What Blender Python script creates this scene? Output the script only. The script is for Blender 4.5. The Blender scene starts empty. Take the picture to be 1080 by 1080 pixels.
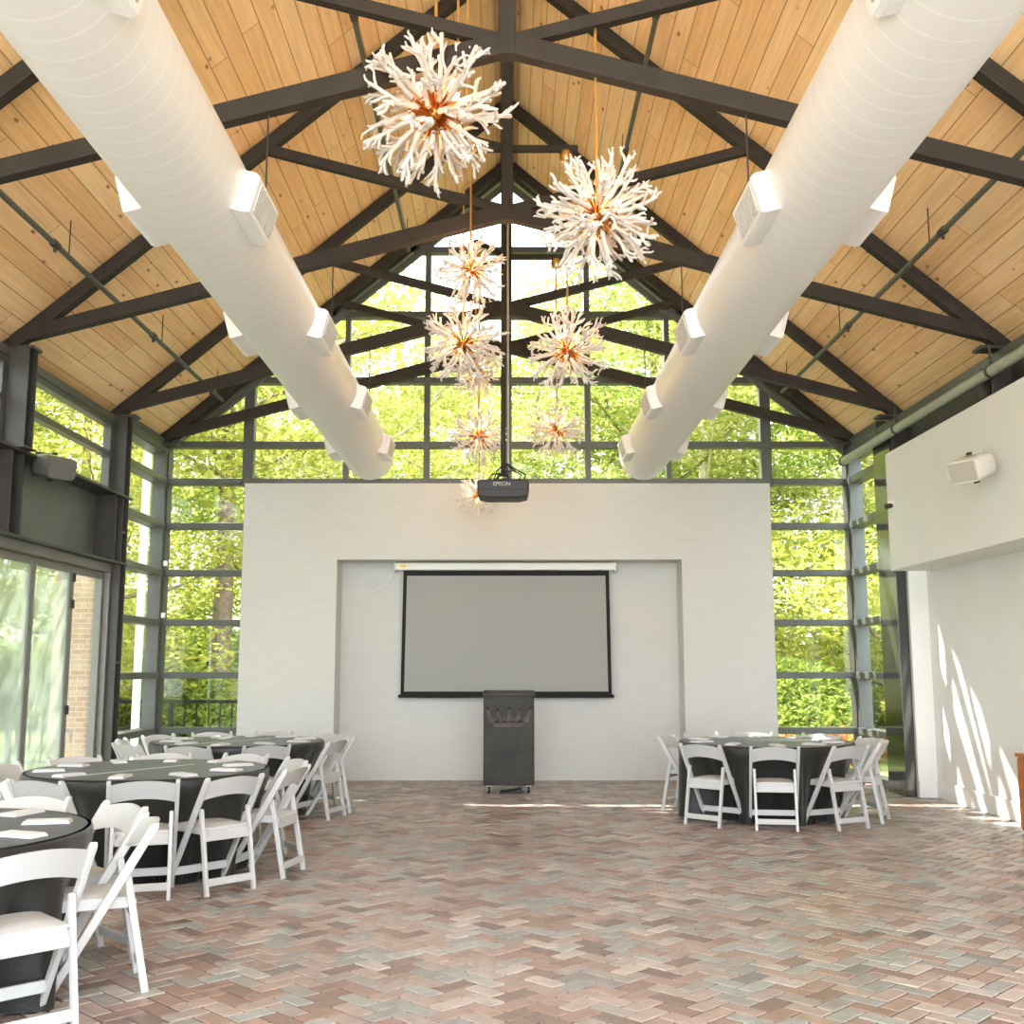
import bpy, math, random
from mathutils import Vector, Matrix
random.seed(7)
PI = math.pi
SC = bpy.context.scene
COL = SC.collection

# ------------------------------------------------------------------ helpers
def tag(o, label=None, cat=None, group=None, kind=None):
    if label: o['label'] = label
    if cat: o['category'] = cat
    if group: o['group'] = group
    if kind: o['kind'] = kind
    return o

def empty(name, loc=(0, 0, 0), rz=0.0):
    o = bpy.data.objects.new(name, None)
    o.empty_display_size = 0.2
    o.location = loc
    o.rotation_euler = (0, 0, rz)
    COL.objects.link(o)
    return o

def copy_tree(o, parent=None):
    c = o.copy()
    COL.objects.link(c)
    if parent is not None:
        c.parent = parent
    for ch in list(o.children):
        copy_tree(ch, c)
    return c

def wloc(o):
    v = Vector((0, 0, 0))
    while o is not None:
        v += Vector(o.location)
        o = o.parent
    return v

class MB:
    """collects vertices and faces of ONE mesh object (world or local coordinates)"""
    def __init__(s):
        s.v = []; s.f = []
    def add(s, vs, fs):
        n = len(s.v)
        s.v.extend([tuple(x) for x in vs])
        s.f.extend([tuple(i + n for i in f) for f in fs])
        return s
    def box(s, x0, x1, y0, y1, z0, z1):
        vs = [(x0, y0, z0), (x1, y0, z0), (x1, y1, z0), (x0, y1, z0), (x0, y0, z1), (x1, y0, z1), (x1, y1, z1), (x0, y1, z1)]
        return s.add(vs, [(0, 3, 2, 1), (4, 5, 6, 7), (0, 1, 5, 4), (1, 2, 6, 5), (2, 3, 7, 6), (3, 0, 4, 7)])
    def bar(s, p0, p1, w, d, up=(0, 0, 1), w2=None, d2=None):
        """rectangular bar from p0 to p1; w across (side), d along up"""
        p0 = Vector(p0); p1 = Vector(p1)
        t = (p1 - p0).normalized()
        side = t.cross(Vector(up))
        if side.length < 1e-5: side = t.cross(Vector((0, 1, 0)))
        side.normalize()
        u = side.cross(t).normalized()
        vs = []
        for p, ww, dd in ((p0, w, d), (p1, w2 or w, d2 or d)):
            for a, b in ((-1, -1), (1, -1), (1, 1), (-1, 1)):
                vs.append(p + side * (a * ww / 2) + u * (b * dd / 2))
        return s.add(vs, [(0, 1, 2, 3)[::-1], (4, 5, 6, 7), (0, 1, 5, 4), (1, 2, 6, 5), (2, 3, 7, 6), (3, 0, 4, 7)])
    def tube(s, path, rad, n=8, closed_ends=True):
        path = [Vector(p) for p in path]
        if not isinstance(rad, (list, tuple)): rad = [rad] * len(path)
        m = len(path)
        t0 = (path[1] - path[0]).normalized()
        ref = Vector((0, 0, 1)) if abs(t0.z) < 0.9 else Vector((1, 0, 0))
        u = t0.cross(ref).normalized()
        vs = []; fs = []
        for i, p in enumerate(path):
            t = (path[min(i + 1, m - 1)] - path[max(i - 1, 0)])
            if t.length < 1e-9: t = t0
            t = t.normalized()
            u = (u - t * u.dot(t))
            if u.length < 1e-6: u = t.orthogonal()
            u.normalize()
            w = t.cross(u)
            for k in range(n):
                a = 2 * PI * k / n
                vs.append(p + (u * math.cos(a) + w * math.sin(a)) * rad[i])
        for i in range(m - 1):
            for k in range(n):
                k2 = (k + 1) % n
                fs.append((i * n + k, i * n + k2, (i + 1) * n + k2, (i + 1) * n + k))
        if closed_ends:
            fs.append(tuple(range(n))[::-1])
            fs.append(tuple((m - 1) * n + k for k in range(n)))
        return s.add(vs, fs)
    def lathe(s, prof, c=(0, 0, 0), n=24, axis='z'):
        vs = []; fs = []
        for r, h in prof:
            for k in range(n):
                a = 2 * PI * k / n
                if axis == 'z': vs.append((c[0] + r * math.cos(a), c[1] + r * math.sin(a), c[2] + h))
                elif axis == 'y': vs.append((c[0] + r * math.sin(a), c[1] + h, c[2] + r * math.cos(a)))
                else: vs.append((c[0] + h, c[1] + r * math.cos(a), c[2] + r * math.sin(a)))
        m = len(prof)
        for i in range(m - 1):
            for k in range(n):
                k2 = (k + 1) % n
                fs.append((i * n + k, i * n + k2, (i + 1) * n + k2, (i + 1) * n + k))
        fs.append(tuple(range(n))[::-1])
        fs.append(tuple((m - 1) * n + k for k in range(n)))
        return s.add(vs, fs)
    def prism(s, poly, y0, y1):
        """polygon in xz extruded along y"""
        n = len(poly)
        vs = [(x, y0, z) for x, z in poly] + [(x, y1, z) for x, z in poly]
        fs = [tuple(range(n)), tuple(range(2 * n - 1, n - 1, -1))]
        for k in range(n):
            k2 = (k + 1) % n
            fs.append((k, k + n, k2 + n, k2))
        return s.add(vs, fs)
    def xform(s, M):
        s.v = [tuple(M @ Vector(v)) for v in s.v]
        return s
    def build(s, name, mat, parent=None, smooth=False, bevel=0.0, world=True, seg=2, ang=40):
        off = wloc(parent) if (parent is not None and world) else Vector((0, 0, 0))
        me = bpy.data.meshes.new(name)
        me.from_pydata([(v[0] - off.x, v[1] - off.y, v[2] - off.z) for v in s.v], [], s.f)
        me.validate(); me.update()
        if mat: me.materials.append(mat)
        o = bpy.data.objects.new(name, me)
        COL.objects.link(o)
        import bmesh
        bm = bmesh.new(); bm.from_mesh(me)
        bmesh.ops.recalc_face_normals(bm, faces=bm.faces)
        bm.to_mesh(me); bm.free()
        if smooth:
            me.polygons.foreach_set('use_smooth', [True] * len(me.polygons))
            try: me.set_sharp_from_angle(angle=math.radians(ang))
            except Exception: pass
        if bevel > 0:
            b = o.modifiers.new('bevel', 'BEVEL'); b.width = bevel; b.segments = seg; b.limit_method = 'ANGLE'
            b.angle_limit = math.radians(35)
        if parent is not None: o.parent = parent
        return o

# ------------------------------------------------------------------ materials
def srgb(r, g, b):
    f = lambda c: (c / 255 / 12.92) if c / 255 <= 0.04045 else (((c / 255) + 0.055) / 1.055) ** 2.4
    return (f(r), f(g), f(b), 1)

def new_mat(name):
    m = bpy.data.materials.new(name); m.use_nodes = True
    nt = m.node_tree
    for n in list(nt.nodes): nt.nodes.remove(n)
    out = nt.nodes.new('ShaderNodeOutputMaterial')
    return m, nt, out

def N(nt, typ, **kw):
    n = nt.nodes.new(typ)
    for k, v in kw.items():
        if k == 'inp':
            for a, b in v.items(): n.inputs[a].default_value = b
        else: setattr(n, k, v)
    return n

def L(nt, a, b): nt.links.new(a, b)

def ramp(nt, stops, interp='LINEAR'):
    r = nt.nodes.new('ShaderNodeValToRGB'); r.color_ramp.interpolation = interp
    el = r.color_ramp.elements
    while len(el) < len(stops): el.new(0.5)
    for e, (p, c) in zip(el, stops): e.position = p; e.color = c
    return r

def mathn(nt, op, a, b=None, c=None):
    n = nt.nodes.new('ShaderNodeMath'); n.operation = op
    for i, x in enumerate((a, b, c)):
        if x is None: continue
        if isinstance(x, (int, float)): n.inputs[i].default_value = x
        else: nt.links.new(x, n.inputs[i])
    return n.outputs[0]

def simple(name, col, rough=0.5, metal=0.0, spec=0.5, noise=0.06, nscale=8.0, bump=0.0, bscale=60.0, sheen=0.0):
    m, nt, out = new_mat(name)
    p = N(nt, 'ShaderNodeBsdfPrincipled')
    p.inputs['Roughness'].default_value = rough
    p.inputs['Metallic'].default_value = metal
    p.inputs['Specular IOR Level'].default_value = spec
    if sheen: p.inputs['Sheen Weight'].default_value = sheen
    tc = N(nt, 'ShaderNodeTexCoord')
    nz = N(nt, 'ShaderNodeTexNoise'); nz.inputs['Scale'].default_value = nscale; nz.inputs['Detail'].default_value = 4
    L(nt, tc.outputs['Object'], nz.inputs['Vector'])
    c0 = tuple(max(0, x * (1 - noise)) for x in col[:3]) + (1,)
    c1 = tuple(min(1, x * (1 + noise)) for x in col[:3]) + (1,)
    r = ramp(nt, [(0.3, c0), (0.7, c1)])
    L(nt, nz.outputs['Fac'], r.inputs['Fac']); L(nt, r.outputs['Color'], p.inputs['Base Color'])
    if bump > 0:
        n2 = N(nt, 'ShaderNodeTexNoise'); n2.inputs['Scale'].default_value = bscale
        L(nt, tc.outputs['Object'], n2.inputs['Vector'])
        b = N(nt, 'ShaderNodeBump'); b.inputs['Strength'].default_value = bump; b.inputs['Distance'].default_value = 0.01
        L(nt, n2.outputs['Fac'], b.inputs['Height']); L(nt, b.outputs['Normal'], p.inputs['Normal'])
    L(nt, p.outputs[0], out.inputs['Surface'])
    return m

def emis(name, col, strength):
    m, nt, out = new_mat(name)
    e = N(nt, 'ShaderNodeEmission'); e.inputs[0].default_value = col; e.inputs[1].default_value = strength
    L(nt, e.outputs[0], out.inputs['Surface'])
    return m

def glass_mat(name, tint=(0.96, 1.0, 0.97, 1)):
    m, nt, out = new_mat(name)
    t = N(nt, 'ShaderNodeBsdfTransparent'); t.inputs[0].default_value = tint
    g = N(nt, 'ShaderNodeBsdfGlossy'); g.inputs['Roughness'].default_value = 0.02
    fr = N(nt, 'ShaderNodeFresnel'); fr.inputs['IOR'].default_value = 1.45
    ge = N(nt, 'ShaderNodeNewGeometry')                  # thin pane: same reflectance from both faces
    L(nt, mathn(nt, 'MULTIPLY_ADD', ge.outputs['Backfacing'], 1 / 1.45 - 1.45, 1.45), fr.inputs['IOR'])
    mx = N(nt, 'ShaderNodeMixShader')
    L(nt, fr.outputs[0], mx.inputs[0]); L(nt, t.outputs[0], mx.inputs[1]); L(nt, g.outputs[0], mx.inputs[2])
    L(nt, mx.outputs[0], out.inputs['Surface'])
    return m

def screen_mesh_mat(name):
    m, nt, out = new_mat(name)
    t = N(nt, 'ShaderNodeBsdfTransparent')
    tr = N(nt, 'ShaderNodeBsdfTranslucent'); tr.inputs[0].default_value = (0.34, 0.39, 0.34, 1)
    d = N(nt, 'ShaderNodeBsdfDiffuse'); d.inputs[0].default_value = (0.40, 0.46, 0.40, 1)
    a = N(nt, 'ShaderNodeAddShader'); mx = N(nt, 'ShaderNodeMixShader')
    m2 = N(nt, 'ShaderNodeMixShader'); m2.inputs[0].default_value = 0.5
    L(nt, tr.outputs[0], m2.inputs[1]); L(nt, d.outputs[0], m2.inputs[2])
    tc = N(nt, 'ShaderNodeTexCoord'); wv = N(nt, 'ShaderNodeTexWave'); wv.bands_direction = 'Y'; wv.inputs['Scale'].default_value = 14
    L(nt, tc.outputs['Object'], wv.inputs['Vector'])
    mr = N(nt, 'ShaderNodeMapRange'); mr.inputs[3].default_value = 0.54; mr.inputs[4].default_value = 0.66
    L(nt, wv.outputs['Fac'], mr.inputs[0]); L(nt, mr.outputs[0], mx.inputs[0])
    L(nt, t.outputs[0], mx.inputs[1]); L(nt, m2.outputs[0], mx.inputs[2])
    L(nt, mx.outputs[0], out.inputs['Surface'])
    return m

def brick_floor_mat():
    m, nt, out = new_mat('herringbone_brick')
    p = N(nt, 'ShaderNodeBsdfPrincipled')
    g = N(nt, 'ShaderNodeNewGeometry')
    r = ramp(nt, [(0.0, srgb(116, 101, 94)), (0.15, srgb(148, 122, 110)), (0.35, srgb(162, 140, 129)), (0.55, srgb(172, 156, 147)),
                  (0.70, srgb(146, 146, 142)), (0.82, srgb(162, 165, 161)), (0.93, srgb(190, 177, 168)), (1.0, srgb(128, 123, 120))])
    L(nt, g.outputs['Random Per Island'], r.inputs['Fac'])
    tc = N(nt, 'ShaderNodeTexCoord')
    nz = N(nt, 'ShaderNodeTexNoise'); nz.inputs['Scale'].default_value = 14; nz.inputs['Detail'].default_value = 6
    L(nt, tc.outputs['Object'], nz.inputs['Vector'])
    r2 = ramp(nt, [(0.25, (0.72, 0.72, 0.72, 1)), (0.75, (1.18, 1.15, 1.12, 1))])
    L(nt, nz.outputs['Fac'], r2.inputs['Fac'])
    nb = N(nt, 'ShaderNodeTexNoise'); nb.inputs['Scale'].default_value = 0.55; nb.inputs['Detail'].default_value = 3
    L(nt, tc.outputs['Object'], nb.inputs['Vector'])
    r3 = ramp(nt, [(0.3, (0.86, 0.84, 0.82, 1)), (0.7, (1.1, 1.1, 1.1, 1))])
    L(nt, nb.outputs['Fac'], r3.inputs['Fac'])
    mx = N(nt, 'ShaderNodeMixRGB', blend_type='MULTIPLY'); mx.inputs[0].default_value = 1
    L(nt, r.outputs[0], mx.inputs[1]); L(nt, r2.outputs[0], mx.inputs[2])
    m2 = N(nt, 'ShaderNodeMixRGB', blend_type='MULTIPLY'); m2.inputs[0].default_value = 1
    L(nt, mx.outputs[0], m2.inputs[1]); L(nt, r3.outputs[0], m2.inputs[2])
    L(nt, m2.outputs[0], p.inputs['Base Color'])
    rr = N(nt, 'ShaderNodeMapRange'); rr.inputs[3].default_value = 0.26; rr.inputs[4].default_value = 0.5
    L(nt, nz.outputs['Fac'], rr.inputs[0]); L(nt, rr.outputs[0], p.inputs['Roughness'])
    p.inputs['Specular IOR Level'].default_value = 0.55
    b = N(nt, 'ShaderNodeBump'); b.inputs['Strength'].default_value = 0.35; b.inputs['Distance'].default_value = 0.004
    L(nt, nz.outputs['Fac'], b.inputs['Height']); L(nt, b.outputs['Normal'], p.inputs['Normal'])
    L(nt, p.outputs[0], out.inputs['Surface'])
    return m

def deck_mat():
    """pine boards running along y; the object's x/z give the distance down the slope"""
    m, nt, out = new_mat('pine_boards')
    p = N(nt, 'ShaderNodeBsdfPrincipled')
    tc = N(nt, 'ShaderNodeTexCoord'); sp = N(nt, 'ShaderNodeSeparateXYZ')
    L(nt, tc.outputs['Object'], sp.inputs[0])
    x = sp.outputs[0]; y = sp.outputs[1]
    s = mathn(nt, 'MULTIPLY', x, 1.3125)                     # along the slope
    W = 0.19
    u = mathn(nt, 'DIVIDE', s, W)
    iu = mathn(nt, 'FLOOR', u); fu = mathn(nt, 'FRACT', u)
    wn = N(nt, 'ShaderNodeTexWhiteNoise', noise_dimensions='1D'); L(nt, iu, wn.inputs['W'])
    off = mathn(nt, 'MULTIPLY', wn.outputs['Value'], 7.0)
    v = mathn(nt, 'DIVIDE', mathn(nt, 'ADD', y, off), 3.6)
    iv = mathn(nt, 'FLOOR', v); fv = mathn(nt, 'FRACT', v)
    cb = N(nt, 'ShaderNodeCombineXYZ'); L(nt, iu, cb.inputs[0]); L(nt, iv, cb.inputs[1])
    w2 = N(nt, 'ShaderNodeTexWhiteNoise', noise_dimensions='2D'); L(nt, cb.outputs[0], w2.inputs['Vector'])
    base = ramp(nt, [(0.0, srgb(240, 198, 140)), (0.35, srgb(247, 210, 154)), (0.7, srgb(251, 220, 170)), (1.0, srgb(244, 202, 148))])
    L(nt, w2.outputs['Value'], base.inputs['Fac'])
    # grain
    cg = N(nt, 'ShaderNodeCombineXYZ')
    L(nt, mathn(nt, 'MULTIPLY', s, 26.0), cg.inputs[0])
    L(nt, mathn(nt, 'MULTIPLY_ADD', w2.outputs['Value'], 40.0, mathn(nt, 'MULTIPLY', y, 1.2)), cg.inputs[1])
    gn = N(nt, 'ShaderNodeTexNoise'); gn.inputs['Scale'].default_value = 1.0; gn.inputs['Detail'].default_value = 5; gn.inputs['Distortion'].default_value = 0.7
    L(nt, cg.outputs[0], gn.inputs['Vector'])
    gr = ramp(nt, [(0.3, (0.84, 0.79, 0.72, 1)), (0.65, (1.04, 1.04, 1.04, 1))])
    L(nt, gn.outputs['Fac'], gr.inputs['Fac'])
    m1 = N(nt, 'ShaderNodeMixRGB', blend_type='MULTIPLY'); m1.inputs[0].default_value = 0.8
    L(nt, base.outputs[0], m1.inputs[1]); L(nt, gr.outputs[0], m1.inputs[2])
    # knots
    ck = N(nt, 'ShaderNodeCombineXYZ')
    L(nt, mathn(nt, 'MULTIPLY', s, 5.0), ck.inputs[0]); L(nt, mathn(nt, 'MULTIPLY', y, 2.3), ck.inputs[1])
    vo = N(nt, 'ShaderNodeTexVoronoi'); vo.inputs['Scale'].default_value = 1.0
    L(nt, ck.outputs[0], vo.inputs['Vector'])
    kr = ramp(nt, [(0.05, srgb(140, 86, 50)), (0.12, (1, 1, 1, 1))])
    L(nt, vo.outputs['Distance'], kr.inputs['Fac'])
    m2 = N(nt, 'ShaderNodeMixRGB', blend_type='MULTIPLY'); m2.inputs[0].default_value = 0.85
    L(nt, m1.outputs[0], m2.inputs[1]); L(nt, kr.outputs[0], m2.inputs[2])
    # board joints
    ed = mathn(nt, 'MINIMUM', fu, mathn(nt, 'SUBTRACT', 1.0, fu))
    ln = mathn(nt, 'LESS_THAN', ed, 0.022)
    l2 = mathn(nt, 'LESS_THAN', fv, 0.002)
    jn = mathn(nt, 'MAXIMUM', ln, l2)
    m3 = N(nt, 'ShaderNodeMixRGB', blend_type='MIX'); m3.inputs[2].default_value = srgb(112, 68, 36)
    L(nt, mathn(nt, 'MULTIPLY', jn, 0.8), m3.inputs[0]); L(nt, m2.outputs[0], m3.inputs[1])
    L(nt, m3.outputs[0], p.inputs['Base Color'])
    b = N(nt, 'ShaderNodeBump'); b.inputs['Strength'].default_value = 0.4; b.inputs['Distance'].default_value = 0.01
    L(nt, mathn(nt, 'SUBTRACT', 1.0, jn), b.inputs['Height']); L(nt, b.outputs['Normal'], p.inputs['Normal'])
    p.inputs['Roughness'].default_value = 0.6
    L(nt, p.outputs[0], out.inputs['Surface'])
    return m

def painted_brick_mat():
    m, nt, out = new_mat('white_painted_brick')
    p = N(nt, 'ShaderNodeBsdfPrincipled')
    tc = N(nt, 'ShaderNodeTexCoord'); sp = N(nt, 'ShaderNodeSeparateXYZ'); cb = N(nt, 'ShaderNodeCombineXYZ')
    L(nt, tc.outputs['Object'], sp.inputs[0])
    L(nt, mathn(nt, 'ADD', sp.outputs[0], sp.outputs[1]), cb.inputs[0]); L(nt, sp.outputs[2], cb.inputs[1])
    bt = N(nt, 'ShaderNodeTexBrick')
    bt.inputs['Scale'].default_value = 1.0; bt.inputs['Brick Width'].default_value = 0.21; bt.inputs['Row Height'].default_value = 0.075
    bt.inputs['Mortar Size'].default_value = 0.006; bt.inputs['Mortar Smooth'].default_value = 0.4
    bt.inputs['Color1'].default_value = (0.585, 0.58, 0.53, 1); bt.inputs['Color2'].default_value = (0.60, 0.595, 0.545, 1)
    bt.inputs['Mortar'].default_value = (0.58, 0.573, 0.522, 1)
    L(nt, cb.outputs[0], bt.inputs['Vector']); L(nt, bt.outputs['Color'], p.inputs['Base Color'])
    b = N(nt, 'ShaderNodeBump'); b.inputs['Strength'].default_value = 0.16; b.inputs['Distance'].default_value = 0.005; b.invert = True
    L(nt, bt.outputs['Fac'], b.inputs['Height']); L(nt, b.outputs['Normal'], p.inputs['Normal'])
    p.inputs['Roughness'].default_value = 0.6
    L(nt, p.outputs[0], out.inputs['Surface'])
    return m

def red_brick_mat():
    m, nt, out = new_mat('pier_brick')
    p = N(nt, 'ShaderNodeBsdfPrincipled')
    tc = N(nt, 'ShaderNodeTexCoord'); sp = N(nt, 'ShaderNodeSeparateXYZ'); cb = N(nt, 'ShaderNodeCombineXYZ')
    L(nt, tc.outputs['Object'], sp.inputs[0])
    L(nt, mathn(nt, 'ADD', sp.outputs[0], sp.outputs[1]), cb.inputs[0]); L(nt, sp.outputs[2], cb.inputs[1])
    bt = N(nt, 'ShaderNodeTexBrick')
    bt.inputs['Scale'].default_value = 1.0; bt.inputs['Brick Width'].default_value = 0.21; bt.inputs['Row Height'].default_value = 0.075
    bt.inputs['Mortar Size'].default_value = 0.008
    bt.inputs['Color1'].default_value = srgb(186, 160, 140); bt.inputs['Color2'].default_value = srgb(168, 140, 118)
    bt.inputs['Mortar'].default_value = srgb(190, 174, 156)
    L(nt, cb.outputs[0], bt.inputs['Vector']); L(nt, bt.outputs['Color'], p.inputs['Base Color'])
    p.inputs['Roughness'].default_value = 0.85
    L(nt, p.outputs[0], out.inputs['Surface'])
    return m

def duct_mat():
    m, nt, out = new_mat('white_spiral_duct')
    p = N(nt, 'ShaderNodeBsdfPrincipled')
    tc = N(nt, 'ShaderNodeTexCoord'); sp = N(nt, 'ShaderNodeSeparateXYZ')
    L(nt, tc.outputs['Object'], sp.inputs[0])
    a = mathn(nt, 'DIVIDE', mathn(nt, 'ARCTAN2', sp.outputs[2], sp.outputs[0]), 2 * PI)
    t = mathn(nt, 'FRACT', mathn(nt, 'ADD', mathn(nt, 'DIVIDE', sp.outputs[1], 0.145), a))
    e = mathn(nt, 'MINIMUM', t, mathn(nt, 'SUBTRACT', 1.0, t))
    h = mathn(nt, 'LESS_THAN', e, 0.04)
    b = N(nt, 'ShaderNodeBump'); b.inputs['Strength'].default_value = 0.5; b.inputs['Distance'].default_value = 0.008
    L(nt, h, b.inputs['Height']); L(nt, b.outputs['Normal'], p.inputs['Normal'])
    mc = N(nt, 'ShaderNodeMixRGB'); mc.inputs[1].default_value = (0.77, 0.745, 0.705, 1); mc.inputs[2].default_value = (0.84, 0.82, 0.785, 1)
    L(nt, h, mc.inputs[0]); L(nt, mc.outputs[0], p.inputs['Base Color'])
    p.inputs['Roughness'].default_value = 0.42
    L(nt, p.outputs[0], out.inputs['Surface'])
    return m

def leaf_mat(name, stops, transl=0.55):
    m, nt, out = new_mat(name)
    g = N(nt, 'ShaderNodeNewGeometry')
    r = ramp(nt, stops); L(nt, g.outputs['Random Per Island'], r.inputs['Fac'])
    d = N(nt, 'ShaderNodeBsdfDiffuse'); t = N(nt, 'ShaderNodeBsdfTranslucent')
    mx = N(nt, 'ShaderNodeMixShader'); mx.inputs[0].default_value = transl
    L(nt, r.outputs[0], d.inputs[0]); L(nt, r.outputs[0], t.inputs[0])
    L(nt, d.outputs[0], mx.inputs[1]); L(nt, t.outputs[0], mx.inputs[2])
    L(nt, mx.outputs[0], out.inputs['Surface'])
    return m

def wood_mat(name, c0, c1, rough=0.35):
    m, nt, out = new_mat(name)
    p = N(nt, 'ShaderNodeBsdfPrincipled')
    tc = N(nt, 'ShaderNodeTexCoord'); mp = N(nt, 'ShaderNodeMapping'); mp.inputs['Scale'].default_value = (14, 14, 1.2)
    L(nt, tc.outputs['Object'], mp.inputs['Vector'])
    nz = N(nt, 'ShaderNodeTexNoise'); nz.inputs['Scale'].default_value = 1.5; nz.inputs['Detail'].default_value = 5; nz.inputs['Distortion'].default_value = 0.8
    L(nt, mp.outputs[0], nz.inputs['Vector'])
    r = ramp(nt, [(0.3, c0), (0.7, c1)]); L(nt, nz.outputs['Fac'], r.inputs['Fac'])
    L(nt, r.outputs[0], p.inputs['Base Color']); p.inputs['Roughness'].default_value = rough
    L(nt, p.outputs[0], out.inputs['Surface'])
    return m

M = dict(
    floor=brick_floor_mat(), deck=deck_mat(), pbrick=painted_brick_mat(), rbrick=red_brick_mat(), duct=duct_mat(),
    grout=simple('sand_joint', srgb(92, 74, 62), 0.95, noise=0.2, nscale=20),
    plaster=simple('white_plaster', (0.79, 0.785, 0.735, 1), 0.65, noise=0.015, nscale=2),
    base=simple('white_baseboard', (0.80, 0.795, 0.75, 1), 0.45, noise=0.01),
    steel=simple('dark_steel', (0.046, 0.041, 0.036, 1), 0.5, noise=0.2, nscale=5),
    frame=simple('window_frame_paint', (0.085, 0.088, 0.078, 1), 0.38, noise=0.1, nscale=5),
    plate=simple('grey_steel_plate', (0.105, 0.115, 0.105, 1), 0.45, noise=0.12, nscale=3),
    timber=simple('truss_paint', (0.032, 0.026, 0.020, 1), 0.6, spec=0.3, noise=0.18, nscale=6, bump=0.15, bscale=20),
    doorframe=simple('door_frame_grey', (0.16, 0.155, 0.135, 1), 0.4, noise=0.06),
    pipe=simple('sprinkler_pipe', (0.085, 0.095, 0.075, 1), 0.45, noise=0.12),
    pipe2=simple('pale_green_pipe', (0.36, 0.40, 0.30, 1), 0.4, noise=0.1),
    glass=glass_mat('window_glass'), screenmesh=screen_mesh_mat('pleated_screen'),
    brass=simple('brass', (0.80, 0.56, 0.26, 1), 0.28, metal=1.0, noise=0.08),
    bronze=simple('dark_brass', (0.50, 0.24, 0.07, 1), 0.35, metal=1.0, noise=0.12),
    coral=simple('white_coral', (0.68, 0.64, 0.59, 1), 0.5, noise=0.05, nscale=14, bump=0.25, bscale=40),
    bulb=emis('lit_bulb', (1.0, 0.54, 0.24, 1), 13.0),
    resin=simple('white_resin', (0.54, 0.537, 0.515, 1), 0.38, noise=0.015),
    vinyl=simple('white_seat_pad', (0.54, 0.535, 0.515, 1), 0.45, noise=0.02, bump=0.1, bscale=30),
    cloth=simple('black_tablecloth', (0.013, 0.0135, 0.011, 1), 0.45, spec=0.5, noise=0.25, nscale=3, bump=0.2, bscale=90, sheen=0.1),
    crease=simple('painted_crease_highlight', (0.55, 0.53, 0.48, 1), 0.6),  # pale colour stands in for light caught along the cloth creases
    napkin=simple('white_napkin', (0.66, 0.655, 0.64, 1), 0.8, noise=0.02, bump=0.3, bscale=30),
    tabletop=simple('table_board', (0.55, 0.5, 0.42, 1), 0.5),
    lectern=simple('blackened_steel', (0.036, 0.033, 0.026, 1), 0.5, spec=0.25, noise=0.35, nscale=3),
    crown=simple('rusty_relief', (0.058, 0.042, 0.033, 1), 0.5, metal=0.4, noise=0.35, nscale=18),
    gloss=simple('glossy_black_paint', (0.030, 0.030, 0.026, 1), 0.10, spec=0.9, noise=0.05),
    rubber=simple('black_rubber', (0.02, 0.02, 0.02, 1), 0.6),
    chrome=simple('caster_metal', (0.20, 0.17, 0.13, 1), 0.3, metal=1.0),
    scrgrey=simple('projection_grey', (0.335, 0.335, 0.305, 1), 0.75, noise=0.01),
    black=simple('matte_black', (0.012, 0.011, 0.009, 1), 0.6, spec=0.2, noise=0.1),
    case=simple('cream_casing', (0.80, 0.775, 0.68, 1), 0.4, noise=0.01),
    yellow=simple('yellow_sticker', (0.85, 0.62, 0.05, 1), 0.5),
    proj=simple('projector_body', (0.020, 0.017, 0.013, 1), 0.45, spec=0.35, noise=0.08),
    silver=simple('silver_lettering', (0.42, 0.41, 0.39, 1), 0.4),
    spk=simple('grey_speaker_shell', (0.13, 0.13, 0.115, 1), 0.45, noise=0.05),
    spkw=simple('cream_speaker_shell', (0.70, 0.66, 0.58, 1), 0.45, noise=0.02),
    grille=simple('speaker_grille', (0.46, 0.42, 0.34, 1), 0.7, noise=0.08, nscale=120),
    vent=simple('vent_white', (0.84, 0.815, 0.775, 1), 0.4, noise=0.01),
    louver=simple('vent_louver', (0.50, 0.49, 0.46, 1), 0.5, noise=0.02),
    orange=wood_mat('orange_wood', srgb(168, 92, 38), srgb(206, 128, 62)),
    bark=simple('bark', srgb(122, 104, 84), 0.9, noise=0.35, nscale=6, bump=0.6, bscale=12),
    palebark=simple('pale_bark', srgb(206, 196, 176), 0.85, noise=0.2, nscale=6),
    ground=simple('grass_ground', srgb(112, 122, 62), 0.95, noise=0.45, nscale=1.5),
    terrace=simple('terrace_stone', srgb(214, 208, 194), 0.85, noise=0.12, nscale=4),
    whitepaint=simple('white_post_paint', (0.8, 0.8, 0.78, 1), 0.5),
    socket=simple('socket_plate', (0.62, 0.60, 0.53, 1), 0.45),
)
LEAF = [
    leaf_mat('leaf_yellowgreen', [(0.0, (0.260, 0.290, 0.046, 1)), (0.5, (0.372, 0.384, 0.072, 1)), (1.0, (0.502, 0.479, 0.123, 1))]),
    leaf_mat('leaf_green', [(0.0, (0.158, 0.231, 0.041, 1)), (0.5, (0.270, 0.334, 0.067, 1)), (1.0, (0.400, 0.419, 0.108, 1))]),
    leaf_mat('leaf_pale', [(0.0, (0.316, 0.334, 0.087, 1)), (0.5, (0.418, 0.419, 0.123, 1)), (1.0, (0.530, 0.513, 0.175, 1))]),
    leaf_mat('leaf_red', [(0.0, (0.50, 0.16, 0.08, 1)), (0.5, (0.60, 0.32, 0.12, 1)), (1.0, (0.50, 0.46, 0.14, 1))]),
]

# ------------------------------------------------------------------ dimensions
YB = 15.45            # glass plane of the far gable
XW = 4.95             # side glass planes
RIDGE = 8.98; SL = 0.85
Y0 = -1.2
def deckz(x): return RIDGE - SL * abs(x)

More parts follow.
